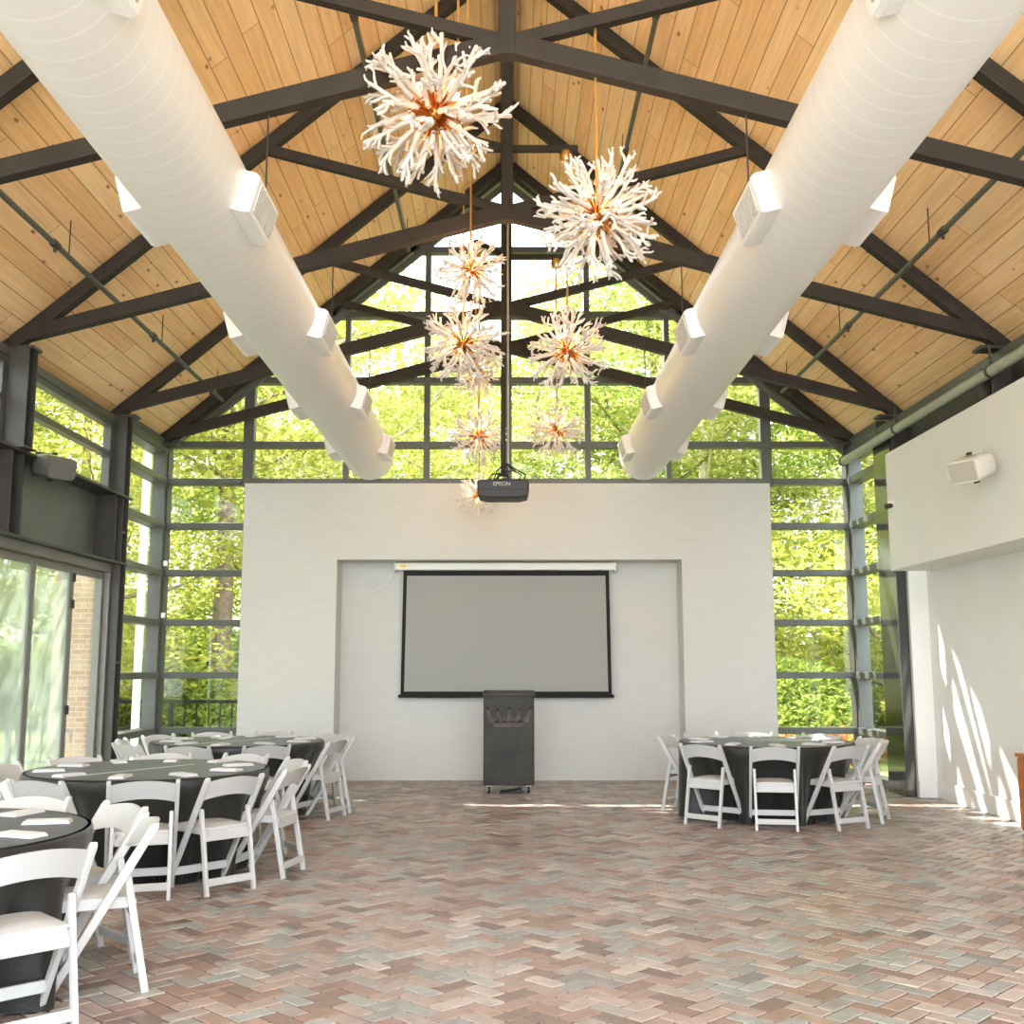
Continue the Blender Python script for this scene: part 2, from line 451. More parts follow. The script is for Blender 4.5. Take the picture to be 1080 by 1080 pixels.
# ------------------------------------------------------------------ floor (herringbone bricks, one mesh)
def make_floor():
    W = 0.105; Lb = 0.21; J = 0.011; ch = 0.004
    b = MB()
    b.add([(-5.3, Y0, -0.006), (5.3, Y0, -0.006), (5.3, 15.6, -0.006), (-5.3, 15.6, -0.006)], [(0, 1, 2, 3)])
    base = b.build('floor', M['grout']); base['kind'] = 'structure'
    k = MB()
    rng = random.Random(3)
    c45 = math.cos(PI / 4)
    def brick(cx, cy, horiz):
        # cx,cy in brick space, rotate 45
        hx, hy = (Lb / 2 - J / 2, W / 2 - J / 2) if horiz else (W / 2 - J / 2, Lb / 2 - J / 2)
        X = (cx - cy) * c45; Y = (cx + cy) * c45 + 7.0
        if not (-5.12 < X < 5.32 and 1.2 < Y < 15.5): return
        z = rng.uniform(-0.0012, 0.0012)
        vs = []
        tx = rng.uniform(-0.004, 0.004); ty = rng.uniform(-0.004, 0.004)
        for (sx, sy) in ((-1, -1), (1, -1), (1, 1), (-1, 1)):
            px, py = cx + sx * hx, cy + sy * hy
            vs.append(((px - py) * c45, (px + py) * c45 + 7.0, -0.006))
        for (sx, sy) in ((-1, -1), (1, -1), (1, 1), (-1, 1)):
            px, py = cx + sx * (hx - ch), cy + sy * (hy - ch)
            vs.append(((px - py) * c45, (px + py) * c45 + 7.0, z + sx * hx * tx + sy * hy * ty))
        k.add(vs, [(4, 5, 6, 7), (0, 1, 5, 4), (1, 2, 6, 5), (2, 3, 7, 6), (3, 0, 4, 7)])
    R = 110
    for i in range(-R, R):
        for j in range(-R // 2, R // 2):
            x = (i + 2 * j) * W; y = (i - 2 * j) * W
            brick(x + W, y + W / 2, True)                       # cells (0..2, 0..1)
            brick(x + 2.5 * W, y + 0.0 * W, False)              # cells (2..3, -1..1)
    o = k.build('brick_paving', M['floor'], base); 
    return base
make_floor()

# ------------------------------------------------------------------ ceiling
d = MB()
T = 0.16
for sg in (-1, 1):
    pts = [(0, RIDGE), (sg * 5.16, deckz(5.16)), (sg * 5.16, deckz(5.16) + T), (0, RIDGE + T)]
    d.prism(pts, Y0, 15.75)
ceil = d.build('ceiling', M['deck']); ceil['kind'] = 'structure'
rb = MB().box(-0.075, 0.075, Y0, 15.35, RIDGE - 0.26, RIDGE - 0.02)
tag(rb.build('ridge_beam', M['timber'], bevel=0.006), 'long dark ridge beam under the peak of the pine ceiling', 'beam')

# ------------------------------------------------------------------ trusses
def make_truss(y):
    root = empty('scissor_truss', (0, y, 4.6))
    w = 0.12; dp = 0.135
    n = Vector((SL, 0, 1)).normalized()
    for sg in (-1, 1):
        off = dp / 2 + 0.003
        a = Vector((0, 0, RIDGE)) - Vector((0, 0, off * math.hypot(1, SL)))
        bpt = Vector((sg * 5.0, 0, deckz(5.0))) - Vector((0, 0, off * math.hypot(1, SL)))
        m = MB().bar((0, y, a.z), (bpt.x, y, bpt.z), w, dp)
        m.build('rafter', M['timber'], root, bevel=0.008)
        lo = MB().bar((sg * 4.92, y, 4.78), (0, y, 6.10), 0.11, 0.135, d2=0.165)
        lo.build('lower_chord', M['timber'], root, bevel=0.008)
        yy = y + 0.0
        up = MB().bar((sg * -0.02, yy, 6.115), (-sg * 2.52, yy, 6.79), 0.09, 0.10)
        up.build('upper_chord', M['timber'], root, bevel=0.006)
        pl = MB().box(min(sg * 4.66, sg * 5.02), max(sg * 4.66, sg * 5.02), y - 0.1, y + 0.1, 4.655, 4.685)
        pl.build('bearing_plate', M['steel'], root)
    return root
TY = [7.5, 10.5, 13.47, 15.2]
TL = ['dark timber scissor truss nearest the camera, cut by the top of the picture',
      'dark timber scissor truss second from the camera, landing beside the grey speaker',
      'dark timber scissor truss third from the camera, above the projector',
      'dark timber scissor truss farthest back, close against the gable glass']
tr0 = make_truss(TY[0])
trusses = [tr0]
for i, y in enumerate(TY):
    t = tr0 if i == 0 else copy_tree(tr0)
    t.location = (0, y, 4.6)
    if i: trusses.append(t)
    tag(t, TL[i], 'truss', 'scissor trusses under the ceiling')

# ------------------------------------------------------------------ far white wall with screen niche
YF = 14.88; YN = 15.38
HW = 3.63; HT = 4.06; NX0, NX1, NZ = -2.33, 2.39, 3.0
wb = MB()
wb.box(-HW, NX0, YF, YN, 0, HT); wb.box(NX1, HW, YF, YN, 0, HT); wb.box(NX0, NX1, YF, YN, NZ, HT)
wb.box(NX0, NX1, YN - 0.03, YN, 0, NZ)
o = wb.build('wall_back', M['pbrick']); o['kind'] = 'structure'

# ------------------------------------------------------------------ windows
HZ = [0.06, 0.67, 1.43, 2.16, 2.86, 3.53, 4.17, 4.71]
def struct_window(name, fm, gm, extra=None):
    o = fm.build(name, M['frame'], bevel=0.004, seg=1); o['kind'] = 'structure'
    if gm: gm.build('glass_panes', M['glass'], o)
    return o
fd = 0.16
# gable glazing
g = MB()
def hbar(b, x0, x1, z, t=0.085, y=YB, dep=fd): b.box(x0, x1, y - dep / 2, y + dep / 2, z - t / 2, z + t / 2)
def vbar(b, x, z0, z1, t=0.085, y=YB, dep=fd * 0.9): b.box(x - t / 2, x + t / 2, y - dep / 2, y + dep / 2, z0, z1)
for z in (4.17, 4.71, 5.66, 6.65, 7.64):
    xe = min(4.95, (RIDGE - 0.1 - z) / SL)
    if z < 4.2: hbar(g, -3.75, 3.75, z, 0.09)
    else: hbar(g, -xe, xe, z, 0.09)
for x, t in ((-2.32, .075), (-1.16, .085), (0, .13), (1.16, .085), (2.32, .075)):
    vbar(g, x, 4.1, deckz(x) - 0.05, t)
for x in (-3.72, 3.72): vbar(g, x, 4.1, deckz(x) - 0.05, 0.15)
for sg in (-1, 1):
    g.bar((sg * 4.95, YB, deckz(4.95) - 0.1), (0, YB, RIDGE - 0.1), fd, 0.15)
gg = MB().add([(-4.95, YB, 4.17), (4.95, YB, 4.17), (4.95, YB, deckz(4.95)), (0, YB, RIDGE), (-4.95, YB, deckz(4.95))], [(0, 1, 2, 3, 4)])
win1 = struct_window('window_1', g, gg)
win1['label'] = 'tall gridded gable window above the white wall'
for sg in (-1, 1):
    b = MB().bar((sg * (4.28 if sg < 0 else 4.86), 15.33, deckz(4.28 if sg < 0 else 4.86) - 0.30), (0, 15.33, RIDGE - 0.34), 0.07, 0.085)
    b.build('sloping_rail', M['frame'], win1, bevel=0.01)
# tall strips left and right of the white wall
for nm, x0, x1 in (('window_2', -4.95, -3.66), ('window_3', 3.66, 4.95)):
    g = MB()
    sg = -1 if x0 < 0 else 1
    for z in HZ[:-2]: hbar(g, x0, x1, z, 0.09 if z > 0.1 else 0.12)
    hbar(g, min(sg * 3.80, sg * 4.95), max(sg * 3.80, sg * 4.95), 4.17, 0.09)
    vbar(g, sg * 3.70, 0, 4.10, 0.11)
    gm = MB().add([(x0, YB, 0), (x1, YB, 0), (x1, YB, 4.17), (x0, YB, 4.17)], [(0, 1, 2, 3)])
    struct_window(nm, g, gm)
# side strips
for nm, sx in (('window_4', -1), ('window_5', 1)):
    YS = 13.62 if sx < 0 else 14.05
    g = MB(); x = sx * XW
    for z in HZ + [4.62]:
        g.box(x - 0.10, x + 0.10, YS, YB, z - 0.045, z + 0.045)
    for y in (YS + 0.06, YB - 0.12):
        g.box(x - 0.092, x + 0.092, y - 0.06, y + 0.06, 0, 4.7)
    gm = MB().add([(x + sx * 0.04, YS, 0), (x + sx * 0.04, YB, 0), (x + sx * 0.04, YB, 4.65), (x + sx * 0.04, YS, 4.65)], [(0, 1, 2, 3)])
    struct_window(nm, g, gm)
# corner posts
for sx, lab in ((-1, 'slim dark corner post between the left side window and the far window'), (1, 'slim dark corner post between the right side window and the far window')):
    b = MB().box(sx * 4.95 - 0.11, sx * 4.95 + 0.11, YB - 0.11, YB + 0.11, 0, 4.7)
    p = b.build('corner_post', M['steel'], bevel=0.006); tag(p, lab, 'post')
    if sx < 0:
        for z in (2.95, 2.22):
            MB().box(-4.84, -4.79, YB - 0.17, YB - 0.11, z, z + 0.075).build('white_sensor', M['vent'], p, bevel=0.01)['label'] = 'small white sensor box'

# eave beams (plates) along both sides
e = MB().box(-5.08, -4.88, Y0, 15.4, 4.56, 4.655); o = e.build('trim_1', M['frame'], bevel=0.006); o['kind'] = 'structure'
e = MB().box(4.86, 5.12, Y0, 15.4, 4.50, 4.655); o = e.build('trim_2', M['frame'], bevel=0.006); o['kind'] = 'structure'

# steel columns, left
def i_column(name, x, y, z0, z1, label, webs=()):
    root = empty(name, (x, y, z0))
    b = MB()
    b.box(x - 0.10, x + 0.10, y - 0.10, y - 0.085, z0, z1)
    b.box(x - 0.10, x + 0.10, y + 0.085, y + 0.10, z0, z1)
    b.box(x - 0.008, x + 0.008, y - 0.085, y + 0.085, z0, z1)
    b.build('shaft', M['steel'], root)
    for z in webs:
        MB().box(x - 0.095, x + 0.095, y - 0.085, y + 0.085, z - 0.01, z + 0.01).build('stiffener', M['steel'], root)
    MB().box(x - 0.13, x + 0.13, y - 0.13, y + 0.13, z0, z0 + 0.015).build('foot_plate', M['steel'], root)
    return tag(root, label, 'column')
i_column('steel_column', -4.86, 13.47, 0, 4.65, 'dark steel column between folding doors and left corner window', (0.62, 1.6, 2.82, 3.2, 3.63))
i_column('steel_column', -4.80, 10.5, 3.66, 4.65, 'short dark steel post standing on the beam at left edge')
c = MB().box(4.79, 4.915, 13.42, 14.04, 0, 4.5)
p = c.build('steel_column', M['gloss'], bevel=0.004); tag(p, 'broad glossy black column beside the white recess on the right', 'column')

# left spandrel beam over the doors
sp = empty('steel_beam', (-4.95, 10.0, 2.8))
MB().box(-5.05, -5.03, 6.0, 13.37, 2.80, 3.64).build('web_plate', M['plate'], sp)
MB().box(-5.05, -4.74, 6.0, 13.66, 3.63, 3.655).build('top_flange', M['steel'], sp)
MB().box(-5.05, -4.76, 6.0, 13.62, 2.80, 2.822).build('bottom_flange', M['steel'], sp)
for y in (13.2, 10.62, 10.36, 7.5):
    MB().box(-5.03, -4.78, y - 0.012, y + 0.012, 2.82, 3.63).build('stiffener', M['steel'], sp)
tag(sp, 'deep grey steel beam above the folding doors on the left', 'beam')

# left clerestory
g = MB(); x = -XW
for z in (3.70, 4.15, 4.53): g.box(x - 0.06, x + 0.05, 6.0, 13.37, z - 0.035, z + 0.035)
for y in (13.3, 10.38, 10.62, 7.4, 6.05): g.box(x - 0.054, x + 0.044, y - 0.07, y + 0.07, 3.66, 4.6)
gm = MB().add([(x - 0.04, 6.0, 3.65), (x - 0.04, 13.4, 3.65), (x - 0.04, 13.4, 4.55), (x - 0.04, 6.0, 4.55)], [(0, 1, 2, 3)])
struct_window('window_6', g, gm)

w = MB().box(-5.10, -4.90, Y0, 6.0, 0, 4.66)  # unseen plain wall, added to keep sun off the near tables
o = w.build('sun_block_wall_left', M['plaster']); o['kind'] = 'structure'
# folding doors, left
dr = MB()
dr.box(-5.04, -4.86, 6.0, 13.36, 2.69, 2.80)
dr.box(-5.04, -4.86, 13.31, 13.36, 0, 2.70)
door = dr.build('door_1', M['doorframe'], bevel=0.006); door['kind'] = 'structure'
MB().box(-5.04, -4.86, 6.0, 13.36, 0.0, 0.03).build('threshold', M['doorframe'], door)
posts = [13.305, 12.33, 11.31, 10.30, 9.29, 8.28, 7.27]
for i in range(len(posts) - 1):
    ya, yb = posts[i + 1], posts[i]
    lf = MB(); st = 0.06
    lf.box(-4.985, -4.925, ya + 0.006, ya + st, 0.04, 2.68); lf.box(-4.985, -4.925, yb - st, yb - 0.006, 0.04, 2.68)
    lf.box(-4.985, -4.925, ya + st, yb - st, 2.60, 2.68); lf.box(-4.985, -4.925, ya + st, yb - st, 0.04, 0.16)
    leaf = lf.build('door_leaf', M['doorframe'], door, bevel=0.006)
    MB().add([(-4.955, ya + st, 0.15), (-4.955, yb - st, 0.15), (-4.955, yb - st, 2.61), (-4.955, ya + st, 2.61)], [(0, 1, 2, 3)]).build('glass_pane', M['glass'], leaf)
    if i > 0:
        MB().add([(-4.935, ya + st, 0.15), (-4.935, yb - st, 0.15), (-4.935, yb - st, 2.61), (-4.935, ya + st, 2.61)], [(0, 1, 2, 3)]).build('insect_screen', M['screenmesh'], leaf)
    if i == 0:
        for z in (2.5, 2.2, 1.02):
            MB().box(-4.925, -4.90, ya + 0.0, ya + 0.05, z, z + 0.1).build('hinge', M['rubber'], leaf, bevel=0.004)
        h = MB().tube([(-4.92, ya + 0.04, 0.86), (-4.86, ya + 0.04, 0.86), (-4.86, ya + 0.04, 0.70)], 0.012)
        h.build('handle', M['silver'], leaf, smooth=True)['label'] = 'pale lever handle'

# ------------------------------------------------------------------ right side
w = MB().box(5.15, 5.30, Y0, 13.60, 0, 2.72)
w.box(4.92, 5.15, 13.36, 13.60, 0, 2.72)
o = w.build('wall_right', M['plaster']); o['kind'] = 'structure'
w = MB().box(4.66, 5.30, Y0, 13.22, 2.70, 4.14)
o = w.build('wall_right_upper', M['plaster'], bevel=0.004); o['kind'] = 'structure'
b = MB().box(5.125, 5.15, Y0, 13.36, 0, 0.20); b.box(4.92, 5.15, 13.335, 13.36, 0, 0.20)
o = b.build('baseboard_right', M['base'], bevel=0.006); o['kind'] = 'structure'
bm_ = empty('steel_beam', (4.95, 8, 4.15))
MB().box(4.93, 4.96, Y0, 13.4, 4.15, 4.5).build('web_plate', M['steel'], bm_)
MB().box(4.72, 4.96, Y0, 13.4, 4.15, 4.18).build('bottom_flange', M['steel'], bm_)
for y in (13.2, 10.62, 10.38, 7.5): MB().box(4.74, 4.93, y - 0.012, y + 0.012, 4.18, 4.5).build('stiffener', M['steel'], bm_)
tag(bm_, 'dark steel beam on top of the white upper wall at right', 'beam')
pp = empty('handrail_pipe', (4.68, 8, 4.35))
MB().tube([(4.70, Y0, 4.39), (4.70, 15.05, 4.39)], 0.055, 12).build('pipe_run', M['pipe2'], pp, smooth=True)
for y in (15.0, 12.9, 10.3, 7.8):
    MB().tube([(4.70, y - 0.02, 4.39), (4.70, y + 0.02, 4.39)], 0.066, 12).build('clamp_ring', M['steel'], pp, smooth=True)
    MB().bar((4.70, y, 4.44), (4.70, y, 4.66), 0.02, 0.02, up=(0, 1, 0)).build('hanger', M['steel'], pp)
tag(pp, 'pale green pipe running above the white upper wall at right', 'pipe')

# ------------------------------------------------------------------ sprinkler pipes under the deck
def spr_pipe(X, Z, label, y1):
    root = empty('sprinkler_pipe', (X, 8, Z))
    MB().tube([(X, Y0, Z), (X, y1, Z)], 0.026, 10).build('pipe_run', M['pipe'], root, smooth=True)
    for y in (6.2, 9.2, 11.9, 14.3):
        cp = MB(); cp.tube([(X, y - 0.05, Z), (X, y + 0.05, Z)], 0.037, 10); cp.tube([(X, y, Z), (X, y, Z - 0.07)], 0.016, 8)
        cp.build('coupling', M['steel'], root, smooth=True)
        MB().tube([(X, y + 0.3, Z), (X, y + 0.3, deckz(X))], 0.006, 6).build('hanger_rod', M['steel'], root)
    tag(root, label, 'pipe', 'sprinkler pipes under the ceiling')
spr_pipe(-3.99, 5.24, 'thin green sprinkler pipe low on the left slope, outside the left duct', 14.9)
spr_pipe(-1.405, 7.43, 'thin green sprinkler pipe high on the left slope, behind the biggest chandelier', 14.9)
spr_pipe(1.37, 7.46, 'thin green sprinkler pipe high on the right slope, inside the right duct', 14.9)
spr_pipe(3.85, 5.36, 'thin green sprinkler pipe low on the right slope, outside the right duct', 14.9)

# ------------------------------------------------------------------ ducts
def make_duct(sx, label):
    X = -1.88 if sx < 0 else 1.86; Z = 4.40; R = 0.325
    root = empty('spiral_duct', (X, 7, Z))
    m = MB(); n = 64
    prof = [(R, Y0), (R, 14.66), (R * 0.985, 14.72), (R * 0.93, 14.75), (0.02, 14.75)]
    m.lathe([(r, y) for r, y in prof], (X, 0, Z), n, 'y')
    body = m.build('duct_body', M['duct'], root, smooth=True)
    tl = math.radians(15)
    for y in (1.45, 3.87, 6.33, 8.80, 11.25, 13.65):
        for s in (-1, 1):
            # box register on the flank of the duct, tipped slightly down
            nx, nz = s * math.cos(tl), -math.sin(tl)
            tx, tz = s * math.sin(tl), math.cos(tl)
            def P(rad, v, yy): return (X + nx * rad + tx * v, yy, Z + nz * rad + tz * v)
            vs = []
            for rad, k in ((0.25, 1.0), (0.385, 1.0), (0.415, 0.90)):
                for a, b in ((-1, -1), (1, -1), (1, 1), (-1, 1)):
                    vs.append(P(rad, b * 0.125 * k, y + a * 0.275 * (k * 0.5 + 0.5)))
            bx = MB().add(vs, [(0, 1, 2, 3), (8, 9, 10, 11)] + [(q * 4 + i, q * 4 + (i + 1) % 4, q * 4 + 4 + (i + 1) % 4, q * 4 + 4 + i) for q in (0, 1) for i in range(4)])
            v = bx.build('air_register', M['vent'], root, bevel=0.006)
            lv = MB()
            for q in range(11):
                yy = y - 0.20 + q * 0.04
                lv.bar(P(0.418, -0.085, yy), P(0.418, 0.085, yy), 0.020, 0.010, up=(nx, 0, nz))
            lv.build('louver', M['louver'], v)
    for y in TY[:3]:
        zt = 4.78 + (6.10 - 4.78) * (4.92 - 1.75) / 4.92
        xr = sx * 1.75
        MB().tube([(xr, y, Z + 0.27), (xr, y, zt)], 0.007, 6).build('hanger_rod', M['steel'], root)
    tag(root, label, 'duct', 'round white air ducts')
make_duct(-1, 'round white spiral air duct on the left with box registers')
make_duct(1, 'round white spiral air duct on the right with box registers')

# ------------------------------------------------------------------ chandeliers
def coral_branch(seed):
    rng = random.Random(seed)
    m = MB()
    def grow(p, dirv, length, r0, depth):
        n = 6; pts = [p]; rad = [r0]
        q = p.copy(); dv = dirv.copy()
        for i in range(n):
            dv = (dv + Vector((rng.uniform(-1, 1), rng.uniform(-1, 1), rng.uniform(-1, 1))) * (0.17 if depth == 0 else 0.28)).normalized()
            q = q + dv * (length / n)
            pts.append(q.copy()); rad.append(r0 * (1 - 0.30 * (i + 1) / n) * rng.uniform(0.88, 1.14))
        e = pts[-1] + (pts[-1] - pts[-2]).normalized() * rad[-1] * 0.7
        m.tube(pts + [e], rad + [rad[-1] * 0.5], 6)
        if depth < 2:
            ks = (2, 3, 4, 5, 5) if depth == 0 else (3, 5)
            for k in ks:
                if rng.random() < (0.85 if depth == 0 else 0.55):
                    ax = Vector((rng.uniform(-1, 1), rng.uniform(-1, 1), rng.uniform(-0.3, 0.3))).normalized()
                    nd = (Matrix.Rotation(rng.uniform(0.55, 0.95) * rng.choice((-1, 1)), 3, ax) @ (pts[k] - pts[k - 1]).normalized())
                    nd = (nd + Vector((0, 0, 0.25))).normalized()
                    grow(pts[k], nd, length * rng.uniform(0.24, 0.42), rad[k] * 0.84, depth + 1)
    grow(Vector((0, 0, 0.155)), Vector((0, 0, 1)), 0.325, 0.0185, 0)
    me = m.build('coral_branch', M['coral'], smooth=True, ang=80)
    return me
BR = [coral_branch(s) for s in range(6)]
BRM = [o.data for o in BR]
for o in BR: bpy.data.objects.remove(o)
cm = MB().lathe([(0.015, -0.062), (0.042, -0.045), (0.062, 0), (0.042, 0.045), (0.015, 0.062)], n=16)
core_o = cm.build('core_ball', M['bronze'], smooth=True); CORE = core_o.data; bpy.data.objects.remove(core_o)
bl = MB().lathe([(0.010, 0.12), (0.011, 0.16), (0.018, 0.175), (0.02, 0.19), (0.013, 0.212), (0.003, 0.22)], n=10)
bo = bl.build('bulb', M['bulb'], smooth=True); BULB = bo.data; bpy.data.objects.remove(bo)
st = MB().tube([(0, 0, 0.05), (0, 0, 0.165)], 0.013, 8); so = st.build('socket_arm', M['brass'], smooth=True); SOCK = so.data; bpy.data.objects.remove(so)
rt = MB().tube([(0, 0, 0.045), (0, 0, 0.15), (0, 0, 0.175)], [0.010, 0.013, 0.021], 8); ro = rt.build('branch_holder', M['bronze'], smooth=True); HOLD = ro.data; bpy.data.objects.remove(ro)

def fib(n):
    for i in range(n):
        z = 1 - 2 * (i + 0.5) / n
        a = PI * (1 + 5 ** 0.5) * i
        r = math.sqrt(1 - z * z)
        yield Vector((r * math.cos(a), r * math.sin(a), z))
def make_chandelier(x, y, z, diam, ztop, label, seed, nb=56):
    rng = random.Random(seed)
    root = empty('coral_chandelier', (x, y, z))
    s = diam / 1.0
    def child(name, me, rot, sc):
        o = bpy.data.objects.new(name, me); COL.objects.link(o); o.parent = root
        o.rotation_euler = rot.to_euler(); o.scale = (sc, sc, sc)
        return o
    child('core_ball', CORE, Matrix.Identity(3), s)
    for i, dv in enumerate(fib(nb)):
        dv = (dv + Vector((rng.uniform(-1, 1), rng.uniform(-1, 1), rng.uniform(-1, 1))) * 0.12).normalized()
        q = dv.to_track_quat('Z', 'Y').to_matrix() @ Matrix.Rotation(rng.uniform(0, 2 * PI), 3, 'Z')
        child('coral_branch', rng.choice(BRM), q, s * rng.uniform(0.92, 1.06))
        child('branch_holder', HOLD, q, s)
    for i, dv in enumerate(fib(8)):
        q = (dv + Vector((0.1, 0.2, 0.15))).normalized().to_track_quat('Z', 'Y').to_matrix()
        child('bulb', BULB, q, s); child('socket_arm', SOCK, q, s)
    MB().tube([(x, y, z + 0.02), (x, y, ztop - 0.02)], 0.012 if diam > 0.9 else 0.010, 8).build('stem', M['brass'], root, smooth=True)
    MB().lathe([(0.012, -0.12), (0.06, -0.10), (0.075, -0.05), (0.06, 0.0), (0.055, 0.01)], (x, y, ztop), 18).build('canopy', M['brass'], root, smooth=True)
    if diam > 1.1:
        for ox in (0.165, 0.235):
            MB().tube([(x + ox, y, z + 0.12), (x + ox, y, ztop)], 0.009, 8).build('support_rod', M['brass'], root, smooth=True)
    tag(root, label, 'chandelier', 'coral burst chandeliers hanging along the ridge')
    return root
BARZ = 6.78
CH = [(-0.53, 7.5, 5.56, 1.13, 'biggest white coral chandelier, at top left against the ceiling boards'),
      (0.65, 7.5, 4.77, 0.95, 'large white coral chandelier at top right of the centre line'),
      (-0.36, 10.25, 5.40, 0.72, 'small pale coral chandelier hanging just above the larger left one'),
      (-0.44, 10.5, 4.73, 0.88, 'mid-sized coral chandelier at left before the gable window'),
      (0.60, 10.5, 4.66, 0.86, 'mid-sized coral chandelier at right before the gable window'),
      (-0.355, 13.2, 4.37, 0.74, 'small glowing coral chandelier above and left of the projector'),
      (0.63, 13.47, 4.50, 0.74, 'small glowing coral chandelier low on the right before the gable window'),
      (-0.36, 13.75, 3.72, 0.60, 'lowest coral chandelier, half hidden behind the projector'),
      (-0.385, 13.0, 5.13, 0.66, 'small coral chandelier tucked behind the lower edge of the mid-sized left one')]
for i, (x, y, z, dm, lab) in enumerate(CH):
    make_chandelier(x, y, z, dm, BARZ - 0.04, lab, 20 + i, 62 if dm > 0.9 else 52)
# lamp arms on the three middle trusses
for t, arms in zip(trusses, (((-0.62, 7.5), (0.78, 7.5)), ((-0.44, 10.25), (-0.52, 10.5), (0.72, 10.5)), ((-0.40, 12.95), (-0.40, 13.75), (0.72, 13.47)))):
    ty = t.location.y
    for (xx, yy) in arms:
        b = MB().bar((0, ty, BARZ), (xx, yy, BARZ), 0.07, 0.06)
        b.build('lamp_arm', M['timber'], t, bevel=0.006)
    MB().bar((0, ty, 6.0), (0, ty, RIDGE - 0.26), 0.12, 0.125, up=(0, 1, 0)).build('king_post', M['timber'], t, bevel=0.006)
for cx, cy, cz, pw in ((-0.53, 7.5, 5.56, 5), (0.65, 7.5, 4.77, 5), (-0.44, 10.5, 4.73, 7), (0.60, 10.5, 4.66, 7), (-0.36, 10.25, 5.40, 5), (-0.355, 13.2, 4.37, 5), (0.63, 13.47, 4.50, 5), (-0.36, 13.75, 3.72, 4)):
    l = bpy.data.lights.new('bulb_light', 'POINT'); l.energy = pw * 2.4; l.color = (1.0, 0.60, 0.33); l.shadow_soft_size = 0.1
    lo = bpy.data.objects.new('bulb_light', l); lo.location = (cx, cy, cz + 0.10); COL.objects.link(lo)

# ------------------------------------------------------------------ projector
def text_mesh(name, body, size, loc, rot, mat, parent, ext=0.002):
    cu = bpy.data.curves.new(name, 'FONT'); cu.body = body; cu.size = size; cu.extrude = ext
    cu.align_x = 'CENTER'; cu.align_y = 'CENTER'
    to = bpy.data.objects.new(name + '_tmp', cu); COL.objects.link(to)
    bpy.context.view_layer.update()
    me = bpy.data.meshes.new_from_object(to.evaluated_get(bpy.context.evaluated_depsgraph_get()))
    bpy.data.objects.remove(to)
    me.materials.append(mat)
    o = bpy.data.objects.new(name, me); COL.objects.link(o)
    o.rotation_euler = rot
    off = wloc(parent) if parent else Vector((0, 0, 0))
    o.location = Vector(loc) - off
    if parent: o.parent = parent
    return o
PX, PY, PZ = -0.045, 12.0, 3.50
pr = empty('projector', (PX, PY, PZ))
prof = [(-0.285, -0.045), (-0.27, -0.095), (-0.18, -0.115), (0.18, -0.115), (0.27, -0.095), (0.285, -0.045), (0.285, 0.06), (0.265, 0.085), (-0.265, 0.085), (-0.285, 0.06)]
MB().prism([(PX + a, PZ + b) for a, b in prof], PY - 0.19, PY + 0.19).build('housing', M['proj'], pr, bevel=0.018, seg=3)
MB().box(PX - 0.26, PX + 0.26, PY - 0.197, PY - 0.188, PZ - 0.028, PZ - 0.012).build('vent_slot', M['rubber'], pr)
text_mesh('lettering', 'EPSON', 0.062, (PX - 0.015, PY - 0.195, PZ + 0.035), (PI / 2, 0, 0), M['silver'], pr)
MB().lathe([(0.05, 0), (0.055, 0.05), (0.045, 0.06)], (PX + 0.1, PY + 0.19, PZ), 20, 'y').build('lens', M['rubber'], pr, smooth=True)
br = MB(); br.box(PX - 0.11, PX + 0.11, PY - 0.09, PY + 0.09, PZ + 0.10, PZ + 0.115)
for a in (-0.1, 0.1):
    for b in (-0.08, 0.08): br.bar((PX + a, PY + b, PZ + 0.08), (PX + a * 0.4, PY + b * 0.4, PZ + 0.17), 0.014, 0.014)
br.box(PX - 0.06, PX + 0.06, PY - 0.05, PY + 0.05, PZ + 0.16, PZ + 0.175)
br.build('mount_bracket', M['rubber'], pr)
poles = MB(); poles.tube([(PX + 0.0, PY, PZ + 0.16), (PX + 0.0, PY, 8.74)], 0.028, 12)
poles.build('pole', M['timber'], pr, smooth=True)
cd = MB(); cd.tube([(PX + 0.055, PY - 0.02, PZ + 0.22), (PX + 0.05, PY - 0.02, 6.9), (PX + 0.045, PY - 0.02, 8.7)], 0.012, 8)
cd.build('conduit', M['pipe2'], pr, smooth=True)
for k in range(5):
    cb = MB()
    rng = random.Random(k)
    x1 = PX + rng.uniform(-0.22, 0.24)
    cb.tube([(x1, PY - 0.12, PZ + 0.075), (x1 + 0.03, PY - 0.13, PZ + 0.15), (PX + rng.uniform(-0.1, 0.18), PY - 0.08, PZ + 0.20), (PX + 0.03, PY - 0.03, PZ + 0.30)], 0.008, 6)
    cb.build('cable', M['rubber'], pr, smooth=True)
tag(pr, 'black projector hanging on a pole in front of the white wall', 'projector')

# ------------------------------------------------------------------ projection screen
scn = empty('projection_screen', (0.02, 15.2, 1.2))
MB().box(-1.56, 1.50, 15.14, 15.30, 2.88, 2.985).build('casing', M['case'], scn, bevel=0.012)
for sx in (-1.565, 1.505):
    MB().box(sx - 0.012, sx + 0.012, 15.13, 15.31, 2.86, 2.99).build('end_cap', M['base'], scn, bevel=0.01)
fab = MB()
x0t, x1t, x0b, x1b = -1.45, 1.42, -1.47, 1.44
zt, zb = 2.88, 1.165
fab.add([(x0b, 15.205, zb), (x1b, 15.205, zb), (x1t, 15.205, zt), (x0t, 15.205, zt), (x0b, 15.215, zb), (x1b, 15.215, zb), (x1t, 15.215, zt), (x0t, 15.215, zt)],
        [(0, 1, 2, 3), (7, 6, 5, 4), (0, 4, 5, 1), (1, 5, 6, 2), (2, 6, 7, 3), (3, 7, 4, 0)])
fab.build('black_border', M['black'], scn)['label'] = 'black fabric border'
v = MB(); bd = 0.05
